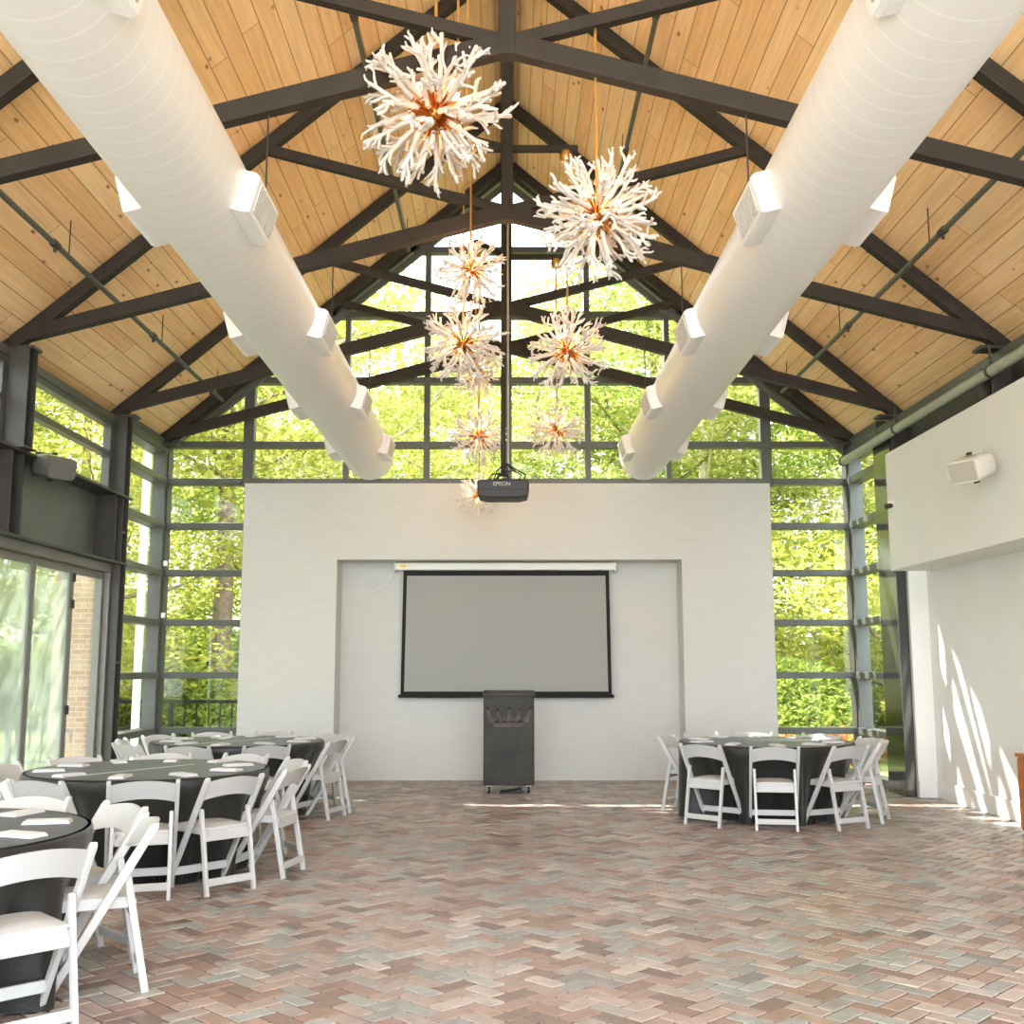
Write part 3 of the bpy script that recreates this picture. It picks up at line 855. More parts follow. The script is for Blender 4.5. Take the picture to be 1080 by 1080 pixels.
v.add([(x0b + bd, 15.200, zb + 0.045), (x1b - bd, 15.200, zb + 0.045), (x1t - bd, 15.200, zt - 0.075), (x0t + bd, 15.200, zt - 0.075),
       (x0b + bd, 15.206, zb + 0.045), (x1b - bd, 15.206, zb + 0.045), (x1t - bd, 15.206, zt - 0.075), (x0t + bd, 15.206, zt - 0.075)],
      [(0, 1, 2, 3), (7, 6, 5, 4), (0, 4, 5, 1), (1, 5, 6, 2), (2, 6, 7, 3), (3, 7, 4, 0)])
v.build('viewing_surface', M['scrgrey'], scn)['label'] = 'plain grey viewing surface'
MB().box(-1.50, 1.47, 15.18, 15.24, 1.125, 1.17).build('weight_bar', M['black'], scn, bevel=0.012)
MB().box(-1.49, -1.41, 15.135, 15.14, 2.915, 2.95).build('sticker', M['yellow'], scn)['label'] = 'small yellow sticker'
MB().tube([(-1.58, 15.3, 2.95), (-1.60, 15.31, 2.86), (-1.66, 15.33, 2.72), (-1.78, 15.335, 2.62), (-1.95, 15.335, 2.58)], 0.007, 6).build('power_cable', M['base'], scn, smooth=True)
tag(scn, 'large pulled-down projection screen with black border in the wall niche', 'projection screen')
# sockets in the niche
for i, (x, lab) in enumerate(((1.79, 'left one of two cream socket plates low in the niche'), (1.99, 'right one of two cream socket plates low in the niche'))):
    r = MB().box(x - 0.06, x + 0.06, YN - 0.045, YN - 0.03, 0.44, 0.54).build('socket_plate', M['socket'], bevel=0.004)
    tag(r, lab, 'socket', 'socket plates in the niche')
r = MB().box(2.02, 2.06, YN - 0.05, YN - 0.03, 2.86, 2.90).build('wall_sensor', M['socket'], bevel=0.006)
tag(r, 'tiny cream sensor near top right of the niche', 'sensor')

# ------------------------------------------------------------------ lectern
LX, LY = 0.02, 13.75
le = empty('lectern', (LX, LY, 0))
LW = 0.315
MB().box(LX - LW, LX + LW, LY, LY + 0.40, 0.10, 1.20).build('cabinet_body', M['lectern'], le, bevel=0.008)
MB().box(LX - LW + 0.012, LX + LW - 0.012, LY - 0.012, LY, 0.115, 1.165).build('front_panel', M['lectern'], le, bevel=0.004)
MB().bar((LX, LY - 0.03, 1.205), (LX, LY + 0.42, 1.235), 2 * LW + 0.02, 0.03).build('reading_top', M['crown'], le, bevel=0.006)
# crown relief
cw = MB(); cz = 0.80; yc = LY - 0.022
def rel(poly): cw.prism([(LX + a, cz + b) for a, b in poly], yc, LY - 0.010)
rel([(-0.185, 0.0), (0.185, 0.0), (0.205, 0.06), (-0.205, 0.06)])
for k in range(5):
    xc = (k - 2) * 0.10
    tip = xc + (k - 2) * 0.036
    hh = 0.225 if k % 2 == 0 else 0.20
    rel([(xc - 0.052, 0.06), (xc + 0.052, 0.06), (tip + 0.012, hh), (tip - 0.012, hh)])
    cw.lathe([(0.005, -0.012), (0.018, -0.006), (0.021, 0), (0.018, 0.006), (0.005, 0.012)], (LX + tip, LY - 0.018, cz + hh + 0.014), 12, 'y')
for k in range(4):
    xc = (k - 1.5) * 0.10
    rel([(xc - 0.04, 0.065), (xc * 1.1, 0.155), (xc + 0.04, 0.065)])
cw.build('crown_relief', M['crown'], le, bevel=0.003)['label'] = 'rusty raised crown emblem'
for sx in (-1, 1):
    for yy in (0.06, 0.34):
        cst = MB(); x = LX + sx * (LW - 0.07)
        cst.box(x - 0.035, x + 0.035, LY + yy - 0.03, LY + yy + 0.03, 0.085, 0.102)
        cst.box(x - 0.026, x - 0.020, LY + yy - 0.02, LY + yy + 0.02, 0.03, 0.09); cst.box(x + 0.020, x + 0.026, LY + yy - 0.02, LY + yy + 0.02, 0.03, 0.09)
        fork = cst.build('caster', M['chrome'], le)
        MB().lathe([(0.03, -0.016), (0.037, -0.010), (0.037, 0.010), (0.03, 0.016)], (x, LY + yy, 0.038), 16, 'x').build('wheel', M['rubber'], fork, smooth=True)
tag(le, 'dark steel lectern on casters with a raised crown on its front', 'lectern')
pd = empty('foot_pedal', (LX + 0.04, LY + 0.08, 0))
MB().add([(LX - 0.12, LY + 0.0, 0.002), (LX + 0.17, LY + 0.02, 0.002), (LX + 0.17, LY + 0.18, 0.002), (LX - 0.12, LY + 0.16, 0.002),
          (LX - 0.10, LY + 0.02, 0.022), (LX + 0.16, LY + 0.04, 0.055), (LX + 0.16, LY + 0.17, 0.06), (LX - 0.10, LY + 0.15, 0.03)],
         [(3, 2, 1, 0), (4, 5, 6, 7), (0, 1, 5, 4), (1, 2, 6, 5), (2, 3, 7, 6), (3, 0, 4, 7)]).build('pedal_body', M['rubber'], pd, bevel=0.005)
MB().tube([(LX + 0.16, LY + 0.1, 0.03), (LX + 0.20, LY + 0.2, 0.012), (LX + 0.12, LY + 0.32, 0.012), (LX + 0.02, LY + 0.42, 0.012)], 0.006, 6).build('cord', M['rubber'], pd, smooth=True)
tag(pd, 'flat black wedge-shaped device on the floor under the lectern', 'pedal')

# ------------------------------------------------------------------ speakers
def speaker(name, loc, rz, tilt, shell, gr, label, mount_len):
    root = empty(name, loc)
    R = Matrix.Rotation(rz, 4, 'Z') @ Matrix.Rotation(tilt, 4, 'X')
    # local: faces -y, wedge cabinet rounded
    w, h = 0.17, 0.115
    secs = [(-0.20, w * 0.96, h * 0.96), (-0.17, w, h), (0.02, w, h), (0.12, w * 0.82, h * 0.82), (0.18, w * 0.55, h * 0.6), (0.195, w * 0.4, h * 0.4)]
    m = MB(); vs = []; fs = []; n = 20
    for (yy, a, b) in secs:
        for k in range(n):
            t = 2 * PI * k / n; c, s = math.cos(t), math.sin(t)
            e = 0.42
            vs.append((a * math.copysign(abs(c) ** e, c), yy, b * math.copysign(abs(s) ** e, s)))
    for i in range(len(secs) - 1):
        for k in range(n):
            k2 = (k + 1) % n; fs.append((i * n + k, i * n + k2, (i + 1) * n + k2, (i + 1) * n + k))
    fs.append(tuple(range(n))); fs.append(tuple((len(secs) - 1) * n + k for k in range(n)))
    m.add(vs, fs).xform(R).build('cabinet', shell, root, smooth=True, world=False)
    MB().box(-w * 0.84, w * 0.84, -0.208, -0.199, -h * 0.8, h * 0.8).xform(R).build('front_grille', gr, root, world=False, bevel=0.003)
    yk = MB(); z = h + 0.012
    for sz in (-1, 1):
        yk.bar((0, -0.03, sz * z), (0, 0.24, sz * z), 0.07, 0.012)
    yk.bar((0, 0.235, -z), (0, 0.235, z), 0.07, 0.012, up=(0, 1, 0))
    yk.xform(R).build('yoke_bracket', shell, root, world=False, bevel=0.003)
    kb = MB()
    for sz in (-1, 1): kb.lathe([(0.028, 0), (0.028, 0.015), (0.02, 0.022)], (0, -0.03, sz * z if sz > 0 else -z - 0.022), 12)
    kb.xform(R).build('knob', M['rubber'], root, world=False, smooth=True)
    e = R @ Vector((0, 0.235, 0))
    return root, e
s1, e = speaker('wall_speaker', (-4.66, 10.95, 3.57), math.radians(58), math.radians(12), M['spk'], M['spk'], '', 0.2)
MB().tube([tuple(e), (-0.10, e.y + 0.04, e.z - 0.03), (-0.22, e.y + 0.04, -0.06)], 0.022, 8).build('wall_arm', M['rubber'], s1, world=False, smooth=True)
tag(s1, 'grey loudspeaker on the steel beam at the left clerestory window', 'speaker')
s2, e = speaker('wall_speaker', (4.42, 10.15, 3.42), math.radians(-58), math.radians(20), M['spkw'], M['grille'], '', 0.2)
MB().tube([tuple(e), (0.24, e.y, e.z)], 0.03, 10).build('wall_arm', M['spkw'], s2, world=False, smooth=True)
tag(s2, 'cream loudspeaker mounted on the white upper wall at right', 'speaker')
cmr = empty('security_camera', (4.64, 13.0, 3.46))
MB().box(4.60, 4.66, 12.97, 13.06, 3.45, 3.53).build('base_box', M['vent'], cmr, bevel=0.01)
MB().tube([(4.62, 12.99, 3.47), (4.55, 12.93, 3.45)], [0.03, 0.033], 12).build('lens_barrel', M['rubber'], cmr, smooth=True)
tag(cmr, 'small security camera near the corner of the white upper wall', 'camera')
MB_ = MB().lathe([(0.07, 0), (0.075, -0.01), (0.05, -0.02)], (4.98, 12.6, 2.70), 16).build('smoke_detector', M['base'], smooth=True)
tag(MB_, 'flat white disc under the soffit of the right recess', 'detector')

# ------------------------------------------------------------------ wooden cabinet at right edge
cab = empty('wooden_cabinet', (5.0, 10.2, 0))
MB().box(4.86, 5.12, 9.5, 10.62, 0.02, 0.70).build('carcass', M['orange'], cab, bevel=0.008)
MB().box(4.845, 5.12, 9.48, 10.64, 0.70, 0.735).build('top_board', M['orange'], cab, bevel=0.006)
for k in range(2):
    dk = MB().box(4.846, 4.86, 9.52 + k * 0.55, 10.05 + k * 0.55, 0.05, 0.68).build('cabinet_door', M['orange'], cab, bevel=0.004)
tag(cab, 'orange wooden cabinet against the right wall, cut by the picture edge', 'cabinet')

# ------------------------------------------------------------------ tables
def cloth_mesh(r, h, seed, pushes=()):
    rng = random.Random(seed)
    n = 216
    folds = [(rng.uniform(0, 2 * PI), mm, rng.uniform(0.35, 0.6)) for mm in (9, 14, 19, 23, 31)]
    vs = [(0, 0, h)]; fs = []
    rings = []
    prof = [(0.5, h + 0.0, 0), (0.9, h, 0), (r - 0.02, h, 0), (r + 0.002, h - 0.006, 0), (r + 0.010, h - 0.022, 0.02)]
    for k in range(1, 13):
        t = k / 12
        prof.append((r + 0.012 + 0.02 * t, h - 0.022 - (h - 0.030) * t, t))
    for (rr, zz, t) in prof:
        ring = []
        for k in range(n):
            a = 2 * PI * k / n
            f = 0
            for ph, m, am in folds: f += am * math.sin(m * a + ph + 0.5 * math.sin(2 * a + ph))
            rad = rr + (0.034 * f - 0.010) * (t ** 0.8 if t > 0 else 0)
            for pa, pd in pushes:
                dd = (a - pa + PI) % (2 * PI) - PI
                rad -= (pd + 0.02) * (max(0.0, (t - 0.08) / 0.92) ** 0.75) * math.exp(-(dd / 0.29) ** 4)
            ring.append(len(vs)); vs.append((rad * math.cos(a), rad * math.sin(a), zz))
        rings.append(ring)
    for k in range(n): fs.append((0, rings[0][k], rings[0][(k + 1) % n]))
    for i in range(len(rings) - 1):
        for k in range(n):
            k2 = (k + 1) % n; fs.append((rings[i][k], rings[i + 1][k], rings[i + 1][k2], rings[i][k2]))
    return MB().add(vs, fs)
TR = 0.90; TH = 0.762
def make_table():
    root = empty('round_table', (0, 0, 0))
    MB().lathe([(TR - 0.03, 0), (TR - 0.02, 0.006), (TR - 0.02, 0.024), (TR - 0.03, 0.03)], (0, 0, TH - 0.034), 64).build('tabletop', M['tabletop'], root, world=False)
    for sx in (-1, 1):
        for sy in (-1, 1):
            MB().tube([(sx * 0.42, sy * 0.36, TH - 0.034), (sx * 0.42, sy * 0.40, 0.0)], 0.014, 8).build('leg', M['rubber'], root, world=False, smooth=True)
        MB().tube([(sx * 0.42, -0.38, 0.3), (sx * 0.42, 0.38, 0.3)], 0.011, 8).build('leg_brace', M['rubber'], root, world=False, smooth=True)
    return root
TAB = {'N': (-2.96, 5.40), 'M': (-2.78, 8.66), 'F': (-2.88, 11.90), 'R': (2.74, 11.80)}
TNAME = {'N': 'nearest left table', 'M': 'middle left table', 'F': 'far left table', 'R': 'right-hand table'}
CHAIRS = [
 ('R', -137, 1.16, 6, 'at the near-left side of the right-hand table'),
 ('R', -99, 1.16, 0, 'in the middle of the right-hand table\'s camera side'),
 ('R', -60, 1.18, -2, 'at the near-right side of the right-hand table'),
 ('R', -22, 1.18, -6, 'seen sideways, nearer of two right of the right-hand table'),
 ('R', 8, 1.18, 4, 'seen sideways, farther of two right of the right-hand table'),
 ('R', 46, 1.20, 0, 'on the far-right window side of the right-hand table'),
 ('R', 84, 1.20, 0, 'straight behind the right-hand table'),
 ('R', 114, 1.20, 0, 'on the far-left side of the right-hand table'),
 ('R', 151, 1.10, 0, 'left of the right-hand table, beside the niche'),
 ('M', -110, 1.18, 0, 'between the nearest and the middle left tables, left of two'),
 ('M', -74, 1.18, 2, 'seen squarely from behind at the middle left table'),
 ('M', -44, 1.20, 2, 'at the near-right side of the middle left table'),
 ('M', -6, 1.18, -6, 'seen sideways at the middle left table\'s right edge'),
 ('M', 30, 1.18, 0, 'at the far-right edge of the middle left table'),
 ('M', 66, 1.20, 0, 'behind the middle left table, toward its right'),
 ('M', 102, 1.20, 0, 'straight behind the middle left table'),
 ('M', 138, 1.20, 0, 'behind the middle left table, toward the folding doors'),
 ('M', 174, 1.20, 0, 'on the folding-door side of the middle left table'),
 ('M', -148, 1.20, 0, 'at the middle left table, cut by the picture edge'),
 ('F', -15, 1.16, -2, 'seen sideways, nearer of two right of the far left table'),
 ('F', 13, 1.18, 2, 'seen sideways, farther of two right of the far left table'),
 ('F', 48, 1.20, 0, 'on the far-right side of the far left table'),
 ('F', 84, 1.20, 0, 'straight behind the far left table by the white wall'),
 ('F', 118, 1.20, 0, 'on the far-left side of the far left table'),
 ('F', 150, 1.20, 0, 'left of the far left table near the corner window'),
 ('F', -172, 1.20, 0, 'left of the far left table before the steel column'),
 ('F', -137, 1.25, 8, 'turned sideways at the near-left side of the far left table'),
 ('F', -100, 1.18, 0, 'on the far left table\'s camera side, left of two'),
 ('F', -63, 1.18, 0, 'on the far left table\'s camera side, right of two'),
 ('N', -31, 1.20, -14, 'in the bottom left corner with its feet cut off'),
 ('N', 12, 1.18, 12, 'seen sideways right of the nearest left table'),
 ('N', 46, 1.18, 0, 'behind the nearest left table, toward its right'),
 ('N', 82, 1.20, 0, 'behind the nearest left table, at the picture edge'),
]
table0 = make_table()
for i, (k, (x, y)) in enumerate(TAB.items()):
    t = table0 if i == 0 else copy_tree(table0)
    t.location = (x, y, 0); t.rotation_euler = (0, 0, i * 0.7)
    tag(t, 'round banquet table hidden under the black cloth of the ' + TNAME[k], 'table', 'round banquet tables')
    c = cloth_mesh(TR + 0.004, TH + 0.002, 40 + i, [(math.radians(q[1]), max(0.0, TR + 0.034 - (q[2] - 0.50))) for q in CHAIRS if q[0] == k]).build('tablecloth', M['cloth'], smooth=True, ang=60)
    c.location = (x, y, 0)
    tag(c, 'floor-length black cloth on the ' + TNAME[k], 'tablecloth', 'black round tablecloths')
    # light on the pressed creases, put in as a pale strip
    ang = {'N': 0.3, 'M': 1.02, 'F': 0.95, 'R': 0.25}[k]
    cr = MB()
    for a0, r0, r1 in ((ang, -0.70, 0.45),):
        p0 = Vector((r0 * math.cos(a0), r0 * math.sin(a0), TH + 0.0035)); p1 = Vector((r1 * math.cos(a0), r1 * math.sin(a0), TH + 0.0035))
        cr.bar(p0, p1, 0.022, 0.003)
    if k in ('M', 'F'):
        o = cr.build('crease_highlight', M['crease'], c, world=False); o['label'] = 'pale painted highlight along a pressed crease across the top'

# ------------------------------------------------------------------ chairs
def make_chair():
    root = empty('folding_chair', (0, 0, 0))         # faces -y (sitter looks to -y); rear is +y
    Wd = 0.222
    def rail_y(z): return 0.22 - 0.47 * (0.79 - z) / 0.79
    for sx in (-1, 1):
        m = MB(); x = sx * Wd
        vs = []
        pts = [(rail_y(0.0), 0.0), (rail_y(0.60), 0.60), (rail_y(0.77), 0.77), (rail_y(0.79), 0.795)]
        ws = [0.022, 0.026, 0.024, 0.014]
        for (yy, zz), hw in zip(pts, ws):
            vs += [(x - 0.014, yy - hw, zz), (x + 0.014, yy - hw, zz), (x + 0.014, yy + hw, zz), (x - 0.014, yy + hw, zz)]
        fs = [(0, 3, 2, 1), (12, 13, 14, 15)]
        for q in range(3):
            for i in range(4): fs.append((q * 4 + i, q * 4 + (i + 1) % 4, q * 4 + 4 + (i + 1) % 4, q * 4 + 4 + i))
        m.add(vs, fs).build('front_leg', M['resin'], root, world=False, bevel=0.006)
        xr = sx * (Wd - 0.033)
        zt = 0.555; yt = rail_y(zt) + 0.02
        r = MB(); r.bar((xr, yt, zt), (xr, 0.205, 0.0), 0.026, 0.036, up=(0, 1, 0))
        r.lathe([(0.018, -0.013), (0.018, 0.013)], (xr, yt, zt), 14, 'x')
        r.build('rear_leg', M['resin'], root, world=False, bevel=0.005)
    # seat: frame and padded top
    f = MB()
    f.box(-0.175, 0.175, 0.118, 0.150, 0.355, 0.435); f.box(-0.175, 0.175, -0.235, -0.210, 0.395, 0.435)
    for sx in (-1, 1): f.box(sx * 0.165 - 0.014, sx * 0.165 + 0.014, -0.235, 0.150, 0.395, 0.435)
    f.build('seat_frame', M['resin'], root, world=False, bevel=0.006)
    s = MB(); n = 10; vs = []; fs = []
    for layer in (0, 1):
        for i in range(n + 1):
            for j in range(n + 1):
                u = -1 + 2 * i / n; v = -1 + 2 * j / n
                xx = 0.178 * u * (1 - 0.03 * v); yy = -0.055 + 0.19 * v
                zz = 0.430 if layer == 0 else 0.448 + 0.018 * (1 - abs(u) ** 4) * (1 - abs(v) ** 4)
                vs.append((xx, yy, zz))
    q = (n + 1) * (n + 1)
    for i in range(n):
        for j in range(n):
            a = i * (n + 1) + j
            fs.append((a, a + 1, a + n + 2, a + n + 1)); fs.append((q + a, q + a + n + 1, q + a + n + 2, q + a + 1))
    for i in range(n):
        for a, b in ((i, i + 1), (n * (n + 1) + i + 1, n * (n + 1) + i), ((i + 1) * (n + 1), i * (n + 1)), (i * (n + 1) + n, (i + 1) * (n + 1) + n)):
            fs.append((a, b, q + b, q + a))
    s.add(vs, fs).build('seat', M['vinyl'], root, world=False, smooth=True, ang=50)
    # curved back panel, arched top and bottom
    b = MB(); vs = []; fs = []; n = 14
    for layer in (0, 1):
        for i in range(n + 1):
            u = -1 + 2 * i / n
            bow = 0.030 * (1 - u * u)
            for zz in (0.632 + 0.034 * (1 - u * u), 0.700 + 0.02 * (1 - u * u), 0.762 + 0.028 * (1 - u * u)):
                vs.append((u * 0.212, rail_y(zz) + bow + (0.009 if layer else -0.009), zz))
    q = 3 * (n + 1)
    for i in range(n):
        for k in range(2):
            a = i * 3 + k
            fs.append((a, a + 1, a + 4, a + 3)); fs.append((q + a, q + a + 3, q + a + 4, q + a + 1))
        fs.append((i * 3, i * 3 + 3, q + i * 3 + 3, q + i * 3)); fs.append((i * 3 + 2, q + i * 3 + 2, q + i * 3 + 5, i * 3 + 5))
    fs.append((0, q, q + 1, 1)); fs.append((1, q + 1, q + 2, 2)); e_ = n * 3
    fs.append((e_, e_ + 1, q + e_ + 1, q + e_)); fs.append((e_ + 1, e_ + 2, q + e_ + 2, q + e_ + 1))
    b.add(vs, fs).build('backrest', M['resin'], root, world=False, smooth=True, ang=50)
    MB().box(-0.18, 0.18, 0.186, 0.206, 0.065, 0.115).build('stretcher', M['resin'], root, world=False, bevel=0.005)
    yz = rail_y(0.13)
    MB().box(-0.21, 0.21, yz - 0.011, yz + 0.011, 0.10, 0.155).build('stretcher', M['resin'], root, world=False, bevel=0.005)
    return root
chair0 = make_chair()
first = [True]
def place_chair(tk, ang, rr, tw, lab):
    cx, cy = TAB[tk]
    o = chair0 if first[0] else copy_tree(chair0)
    first[0] = False
    a = math.radians(ang)
    # rear feet lie 0.205 behind the chair origin, so the origin is rr-0.205 from the table centre
    rad = rr - 0.205
    o.location = (cx + rad * math.cos(a), cy + rad * math.sin(a), 0)
    o.rotation_euler = (0, 0, a - PI / 2 + math.radians(tw))
    tag(o, 'white folding chair ' + lab, 'chair', 'white folding chairs around the round tables')
for c in CHAIRS: place_chair(*c)

# ------------------------------------------------------------------ napkins
def napkin_mesh(seed):
    rng = random.Random(seed)
    m = MB()
    for lay in range(3):
        n = 8; vs = []; fs = []
        z0 = lay * 0.006
        hw, hl = 0.055 - lay * 0.003, 0.115 - lay * 0.004
        for i in range(n + 1):
            for j in range(5):
                u = -1 + 2 * i / n; v = -1 + 2 * j / 4
                vs.append((hw * v + rng.uniform(-.001, .001), hl * u, z0 + 0.001)); 
        for i in range(n + 1):
            for j in range(5):
                u = -1 + 2 * i / n; v = -1 + 2 * j / 4
                vs.append((hw * v * 0.97, hl * u * 0.985, z0 + 0.0055 + (0.005 * (1 - v * v) * (1 - u ** 4) if lay == 2 else 0) + rng.uniform(0, .001)))
        q = 5 * (n + 1)
        for i in range(n):
            for j in range(4):
                a = i * 5 + j
                fs.append((a, a + 1, a + 6, a + 5)); fs.append((q + a, q + a + 5, q + a + 6, q + a + 1))
        for i in range(n):
            for e in (0, 4): fs.append((i * 5 + e, (i + 1) * 5 + e, q + (i + 1) * 5 + e, q + i * 5 + e))
        for j in range(4):
            for e in (0, n * 5): fs.append((e + j, e + j + 1, q + e + j + 1, q + e + j))
        m.add(vs, fs)
    return m.build('folded_napkin', M['napkin'], smooth=True, ang=50)
nap0 = napkin_mesh(1)
PH = ['left edge, toward the camera', 'near-left edge', 'edge nearest the camera', 'near-right edge', 'right edge, toward the camera',
      'right edge, away from the camera', 'far-right edge', 'farthest edge', 'far-left edge', 'left edge, away from the camera']
PA = [-162, -126, -90, -54, -18, 18, 54, 90, 126, 162]
SH = {'N': 6, 'M': 2, 'F': 0, 'R': -4}
fn = True
for k, (cx, cy) in TAB.items():
    for a0, ph in zip(PA, PH):
        a = math.radians(a0 + SH[k]); rng = random.Random(a0 * 7 + ord(k))
        o = nap0 if fn else nap0.copy()
        if not fn: COL.objects.link(o)
        fn = False
        rr = 0.70 + rng.uniform(-0.03, 0.03)
        o.location = (cx + rr * math.cos(a), cy + rr * math.sin(a), TH + 0.0035)
        o.rotation_euler = (0, 0, a + PI / 2 + rng.uniform(-0.25, 0.25))
        tag(o, 'folded white napkin on the ' + TNAME[k] + ', ' + ph, 'napkin', 'folded napkins on the black tables')

# ------------------------------------------------------------------ outside
gr = MB()
gr.add([(-60, 15.6, -0.15), (60, 15.6, -0.15), (60, 30, 0.0), (-60, 30, 0.0), (60, 90, 8), (-60, 90, 8)], [(0, 1, 2, 3), (3, 2, 4, 5)])
gr.add([(-60, -30, -0.15), (-9, -30, -0.15), (-9, 15.6, -0.15), (-60, 15.6, -0.15)], [(0, 1, 2, 3)])
gr.add([(5.35, -30, -0.15), (60, -30, -0.15), (60, 15.6, -0.15), (5.35, 15.6, -0.15)], [(0, 1, 2, 3)])
o = gr.build('ground', M['ground']); o['kind'] = 'structure'
tcx = MB().box(-9, -5.06, 2, 17.2, -0.2, -0.03); tcx.box(-5.06, -2.5, 15.62, 17.2, -0.2, -0.03)
o = tcx.build('terrace', M['terrace']); o['kind'] = 'structure'
apron = MB().add([(-40, -40, -0.16), (40, -40, -0.16), (40, Y0, -0.16), (-40, Y0, -0.16)], [(0, 1, 2, 3)])  # unseen paving behind the camera, made pale to bounce light onto the ceiling
o = apron.build('forecourt', M['terrace']); o['kind'] = 'structure'
# railing
rl = empty('metal_railing', (-5.8, 16.9, -0.03))
for zz, tt in ((1.02, 0.05), (0.62, 0.03), (0.12, 0.04)): MB().bar((-8.8, 16.9, zz), (-2.6, 16.9, zz), tt, tt).build('rail', M['black'], rl)
for k in range(6): MB().box(-8.8 + k * 1.22 - 0.03, -8.8 + k * 1.22 + 0.03, 16.87, 16.93, -0.03, 1.05).build('post', M['black'], rl)
for k in range(34): MB().box(-8.7 + k * 0.18 - 0.01, -8.7 + k * 0.18 + 0.01, 16.893, 16.907, 0.14, 1.0).build('baluster', M['black'], rl)
tag(rl, 'black metal railing outside the far left corner window', 'railing')
bp = MB().box(-6.62, -6.08, 16.0, 16.5, -0.03, 4.2); o = bp.build('brick_pier', M['rbrick'])
tag(o, 'tan brick pier outside the folding doors', 'pier')
bp = MB().box(-5.50, -5.40, 16.2, 16.3, -0.03, 5.0); o = bp.build('porch_post', M['whitepaint'], bevel=0.01)
tag(o, 'slim white post outside the left corner window', 'post')

# trees: prototypes with trunk and crown, then copies
def leaf_cloud(centres, n, size, rng, flat=0.6):
    m = MB()
    tot = sum(c[3] ** 2 for c in centres)
    for (cx, cy, cz, cr) in centres:
        k = int(n * cr * cr / tot)
        for _ in range(k):
            v = Vector((rng.gauss(0, 1), rng.gauss(0, 1), rng.gauss(0, 1))).normalized() * cr * (rng.random() ** 0.45)
            p = Vector((cx + v.x, cy + v.y, cz + v.z * flat))
            s = size * rng.uniform(0.6, 1.3)
            a = Vector((rng.gauss(0, 1), rng.gauss(0, 1), rng.gauss(0, 0.6))).normalized()
            b = a.cross(Vector((rng.gauss(0, 1), rng.gauss(0, 1), rng.gauss(0, 1)))).normalized()
            c = a.cross(b)
            m.add([p - a * s, p + b * s * 0.42 + c * s * 0.12, p + a * s, p - b * s * 0.42 + c * s * 0.12], [(0, 1, 2, 3)])
    return m
def tree_proto(seed, H, R, nl, leafmat, bark, ls=0.16, low=0.25):
    rng = random.Random(seed)
    root = empty('leafy_tree', (0, 0, 0))
    tk = MB()
    top = Vector((rng.uniform(-.4, .4), rng.uniform(-.4, .4), H * 0.85))
    pts = []; rad = []
    for i in range(8):
        t = i / 7
        pts.append(Vector((top.x * t + 0.12 * math.sin(5 * t + seed), top.y * t + 0.1 * math.cos(4 * t + seed), top.z * t)))
        rad.append((0.0145 * H) * (1 - 0.85 * t) + 0.01)
    tk.tube(pts, rad, 9)
    cs = []
    nbr = 15
    for k in range(nbr):
        t = low + (0.98 - low) * k / (nbr - 1)
        i = min(6, int(t * 7)); f = t * 7 - i
        p = pts[i].lerp(pts[i + 1], f)
        a = k * 2.4 + rng.uniform(-.4, .4)
        prof = math.sin(PI * min(1, (t - low) / (1 - low) * 0.82 + 0.16))
        ln = R * (0.35 + 0.6 * prof) * rng.uniform(0.75, 1.1)
        q = p + Vector((math.cos(a) * ln, math.sin(a) * ln, ln * rng.uniform(0.15, 0.5)))
        mid = p.lerp(q, 0.5) + Vector((0, 0, -0.08 * ln))
        tk.tube([p, mid, q], [rad[i] * 0.4, rad[i] * 0.26, 0.012], 6)
        for w in (0.55, 1.0):
            e = p.lerp(q, w)
            cs.append((e.x, e.y, e.z + 0.2, R * rng.uniform(0.28, 0.44)))
        for _ in range(2):
            e = q + Vector((rng.gauss(0, .5), rng.gauss(0, .5), rng.gauss(0.2, .4))) * R * 0.3
            tk.tube([p.lerp(q, 0.7), e], [0.02, 0.008], 5)
    tk.build('trunk', bark, root, world=False, smooth=True)
    leaf_cloud(cs, nl, ls, rng, 0.62).build('foliage', leafmat, root, world=False)
    return root
protos = [tree_proto(1, 12, 3.6, 17000, LEAF[0], M['bark'], 0.088, 0.12),
          tree_proto(2, 13, 3.6, 16000, LEAF[1], M['bark'], 0.088, 0.2),
          tree_proto(3, 11, 3.4, 15000, LEAF[2], M['palebark'], 0.085, 0.18),
          tree_proto(4, 14, 3.4, 12000, LEAF[0], M['bark'], 0.088, 0.38)]
def shrub_proto(seed, R, n, lm):
    rng = random.Random(seed)
    root = empty('shrub', (0, 0, 0))
    cs = [(rng.uniform(-1, 1) * R * 0.6, rng.uniform(-1, 1) * R * 0.6, R * rng.uniform(0.35, 0.9), R * rng.uniform(0.35, 0.6)) for _ in range(9)]
    st = MB()
    for c in cs: st.tube([(0, 0, 0), (c[0] * .5, c[1] * .5, c[2] * .6), c[:3]], [0.03, 0.02, 0.008], 5)
    st.build('stems', M['bark'], root, world=False)
    leaf_cloud(cs, n, 0.052, rng, 0.8).build('foliage', lm, root, world=False)
    return root
sprotos = [shrub_proto(11, 1.3, 13000, LEAF[0]), shrub_proto(12, 1.3, 13000, LEAF[1]), shrub_proto(13, 0.6, 1600, LEAF[3])]

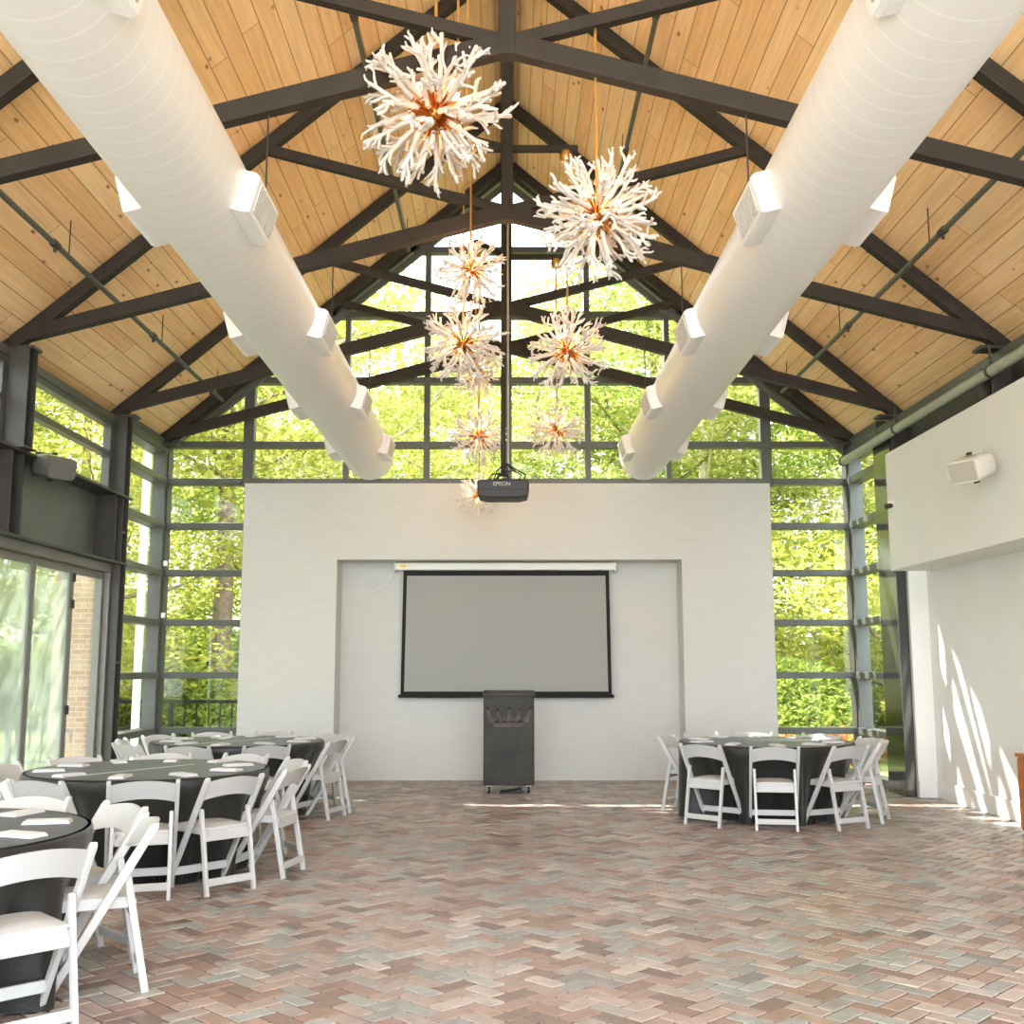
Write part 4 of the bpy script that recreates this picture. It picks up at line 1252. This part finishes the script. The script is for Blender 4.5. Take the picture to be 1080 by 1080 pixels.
used = set()
def plant(protolist, k, x, y, z, s, label, cat, group):
    p = protolist[k]
    if id(p) in used: o = copy_tree(p)
    else: o = p; used.add(id(p))
    o.location = (x, y, z); o.rotation_euler = (0, 0, (x * 13.7 + y * 7.1) % 6.28); o.scale = (s, s, s)
    tag(o, label, cat, group)
def where(x, y):
    px = 535 + 1150 * x / y
    if px < 170 or y < 14: return 'behind the folding doors'
    if px < 262: return 'behind the far left window'
    if px > 905: return 'behind the right side window'
    if px > 812: return 'behind the far right window'
    if px < 450: return 'behind the gable window, left half'
    if px < 620: return 'behind the gable window, middle'
    return 'behind the gable window, right half'
KIND = ['yellow-green bushy tree', 'mid-green broad tree', 'pale green light-barked tree', 'bare-trunked yellow-green tree']
rng = random.Random(5)
spots = [(-3.2, 26, 2), (0.8, 31, 0), (3.4, 27, 1), (-9.6, 11.0, 1), (-8.8, 7.0, 0), (-14.5, 8.0, 1), (-7.9, 20.5, 0), (-12.2, 18.0, 2), (-5.8, 22.5, 3), (-12.5, 23, 1), (-10.5, 28, 0), (-6.5, 29, 1), (-15.5, 18.5, 0), (-13.5, 13.5, 1),  # three nearest trees, left of the hall, added unseen to shade it
         (4.9, 26, 2), (7.4, 20.5, 0), (6.2, 29.5, 1), (9.9, 24, 1), (10.5, 19, 2), (13, 28, 0), (2.6, 34, 1), (-4.5, 36, 0), (8.5, 36, 3), (-10, 38, 3), (14, 37, 2), (-16, 33, 2), (-20, 26, 1), (17, 23, 0)]
for i, (x, y, k) in enumerate(spots):
    row = 'in the front row' if y < 24 else ('in the second row' if y < 31 else 'far back')
    plant(protos, k, x, y, -0.1 + max(0, y - 30) * 0.13, rng.uniform(0.9, 1.15), KIND[k] + ' ' + row + ', ' + where(x, y), 'tree', 'woodland trees outside the glass')
for i in range(16):
    x = -30 + i * 4 + rng.uniform(-1, 1); y = 46 + rng.uniform(-3, 4)
    k = i % 3
    plant(protos, k, x, y, 1.8, 1.05, KIND[k] + ' in the distant tree line, ' + where(x, y), 'tree', 'woodland trees outside the glass')
for i in range(30):
    x = -20 + (i % 15) * 2.75 + rng.uniform(-.6, .6) + (i // 15) * 1.3; y = 20.5 + rng.uniform(-1, 2.0) + (i // 15) * 7
    k = i % 2
    plant(sprotos, k, x, y, -0.15, rng.uniform(0.9, 1.4) * (1 + 0.7 * (i // 15)), ('yellow-green' if k == 0 else 'mid-green') + ' shrub outside, ' + where(x, y), 'shrub', 'shrubs outside the glass')
for i, (x, y) in enumerate(((4.4, 18.2), (5.6, 18.6), (6.9, 19.2))):
    plant(sprotos, 2, x, y, -0.15, 1.0, ['left', 'middle', 'right'][i] + ' one of three reddish shrubs outside the far right window', 'shrub', 'reddish shrubs outside')

# ------------------------------------------------------------------ light, world, camera
wd = bpy.data.worlds.new('World'); SC.world = wd; wd.use_nodes = True
nt = wd.node_tree
bg = nt.nodes['Background']
bg.inputs[0].default_value = (0.90, 0.975, 1.10, 1); bg.inputs[1].default_value = 3.0
sun = bpy.data.lights.new('sun', 'SUN'); sun.energy = 9.0; sun.angle = math.radians(0.6); sun.color = (1.0, 0.98, 0.93)
so = bpy.data.objects.new('sun', sun); COL.objects.link(so)
so.rotation_euler = Vector((3.0, -2.75, -5.15)).to_track_quat('-Z', 'Y').to_euler()

cam = bpy.data.cameras.new('camera'); co = bpy.data.objects.new('camera', cam); COL.objects.link(co)
co.location = (0, 0, 1.55)
co.rotation_euler = (PI / 2 + math.atan(163 / 1150), 0, 0)
cam.sensor_width = 36; cam.lens = 36 * 1150 / 1080; cam.shift_x = 5 / 1080
cam.clip_end = 500
SC.camera = co
vs = SC.view_settings
vs.view_transform = 'Standard'; vs.look = 'None'; vs.gamma = 1.0; vs.exposure = 1.48; vs.use_curve_mapping = False
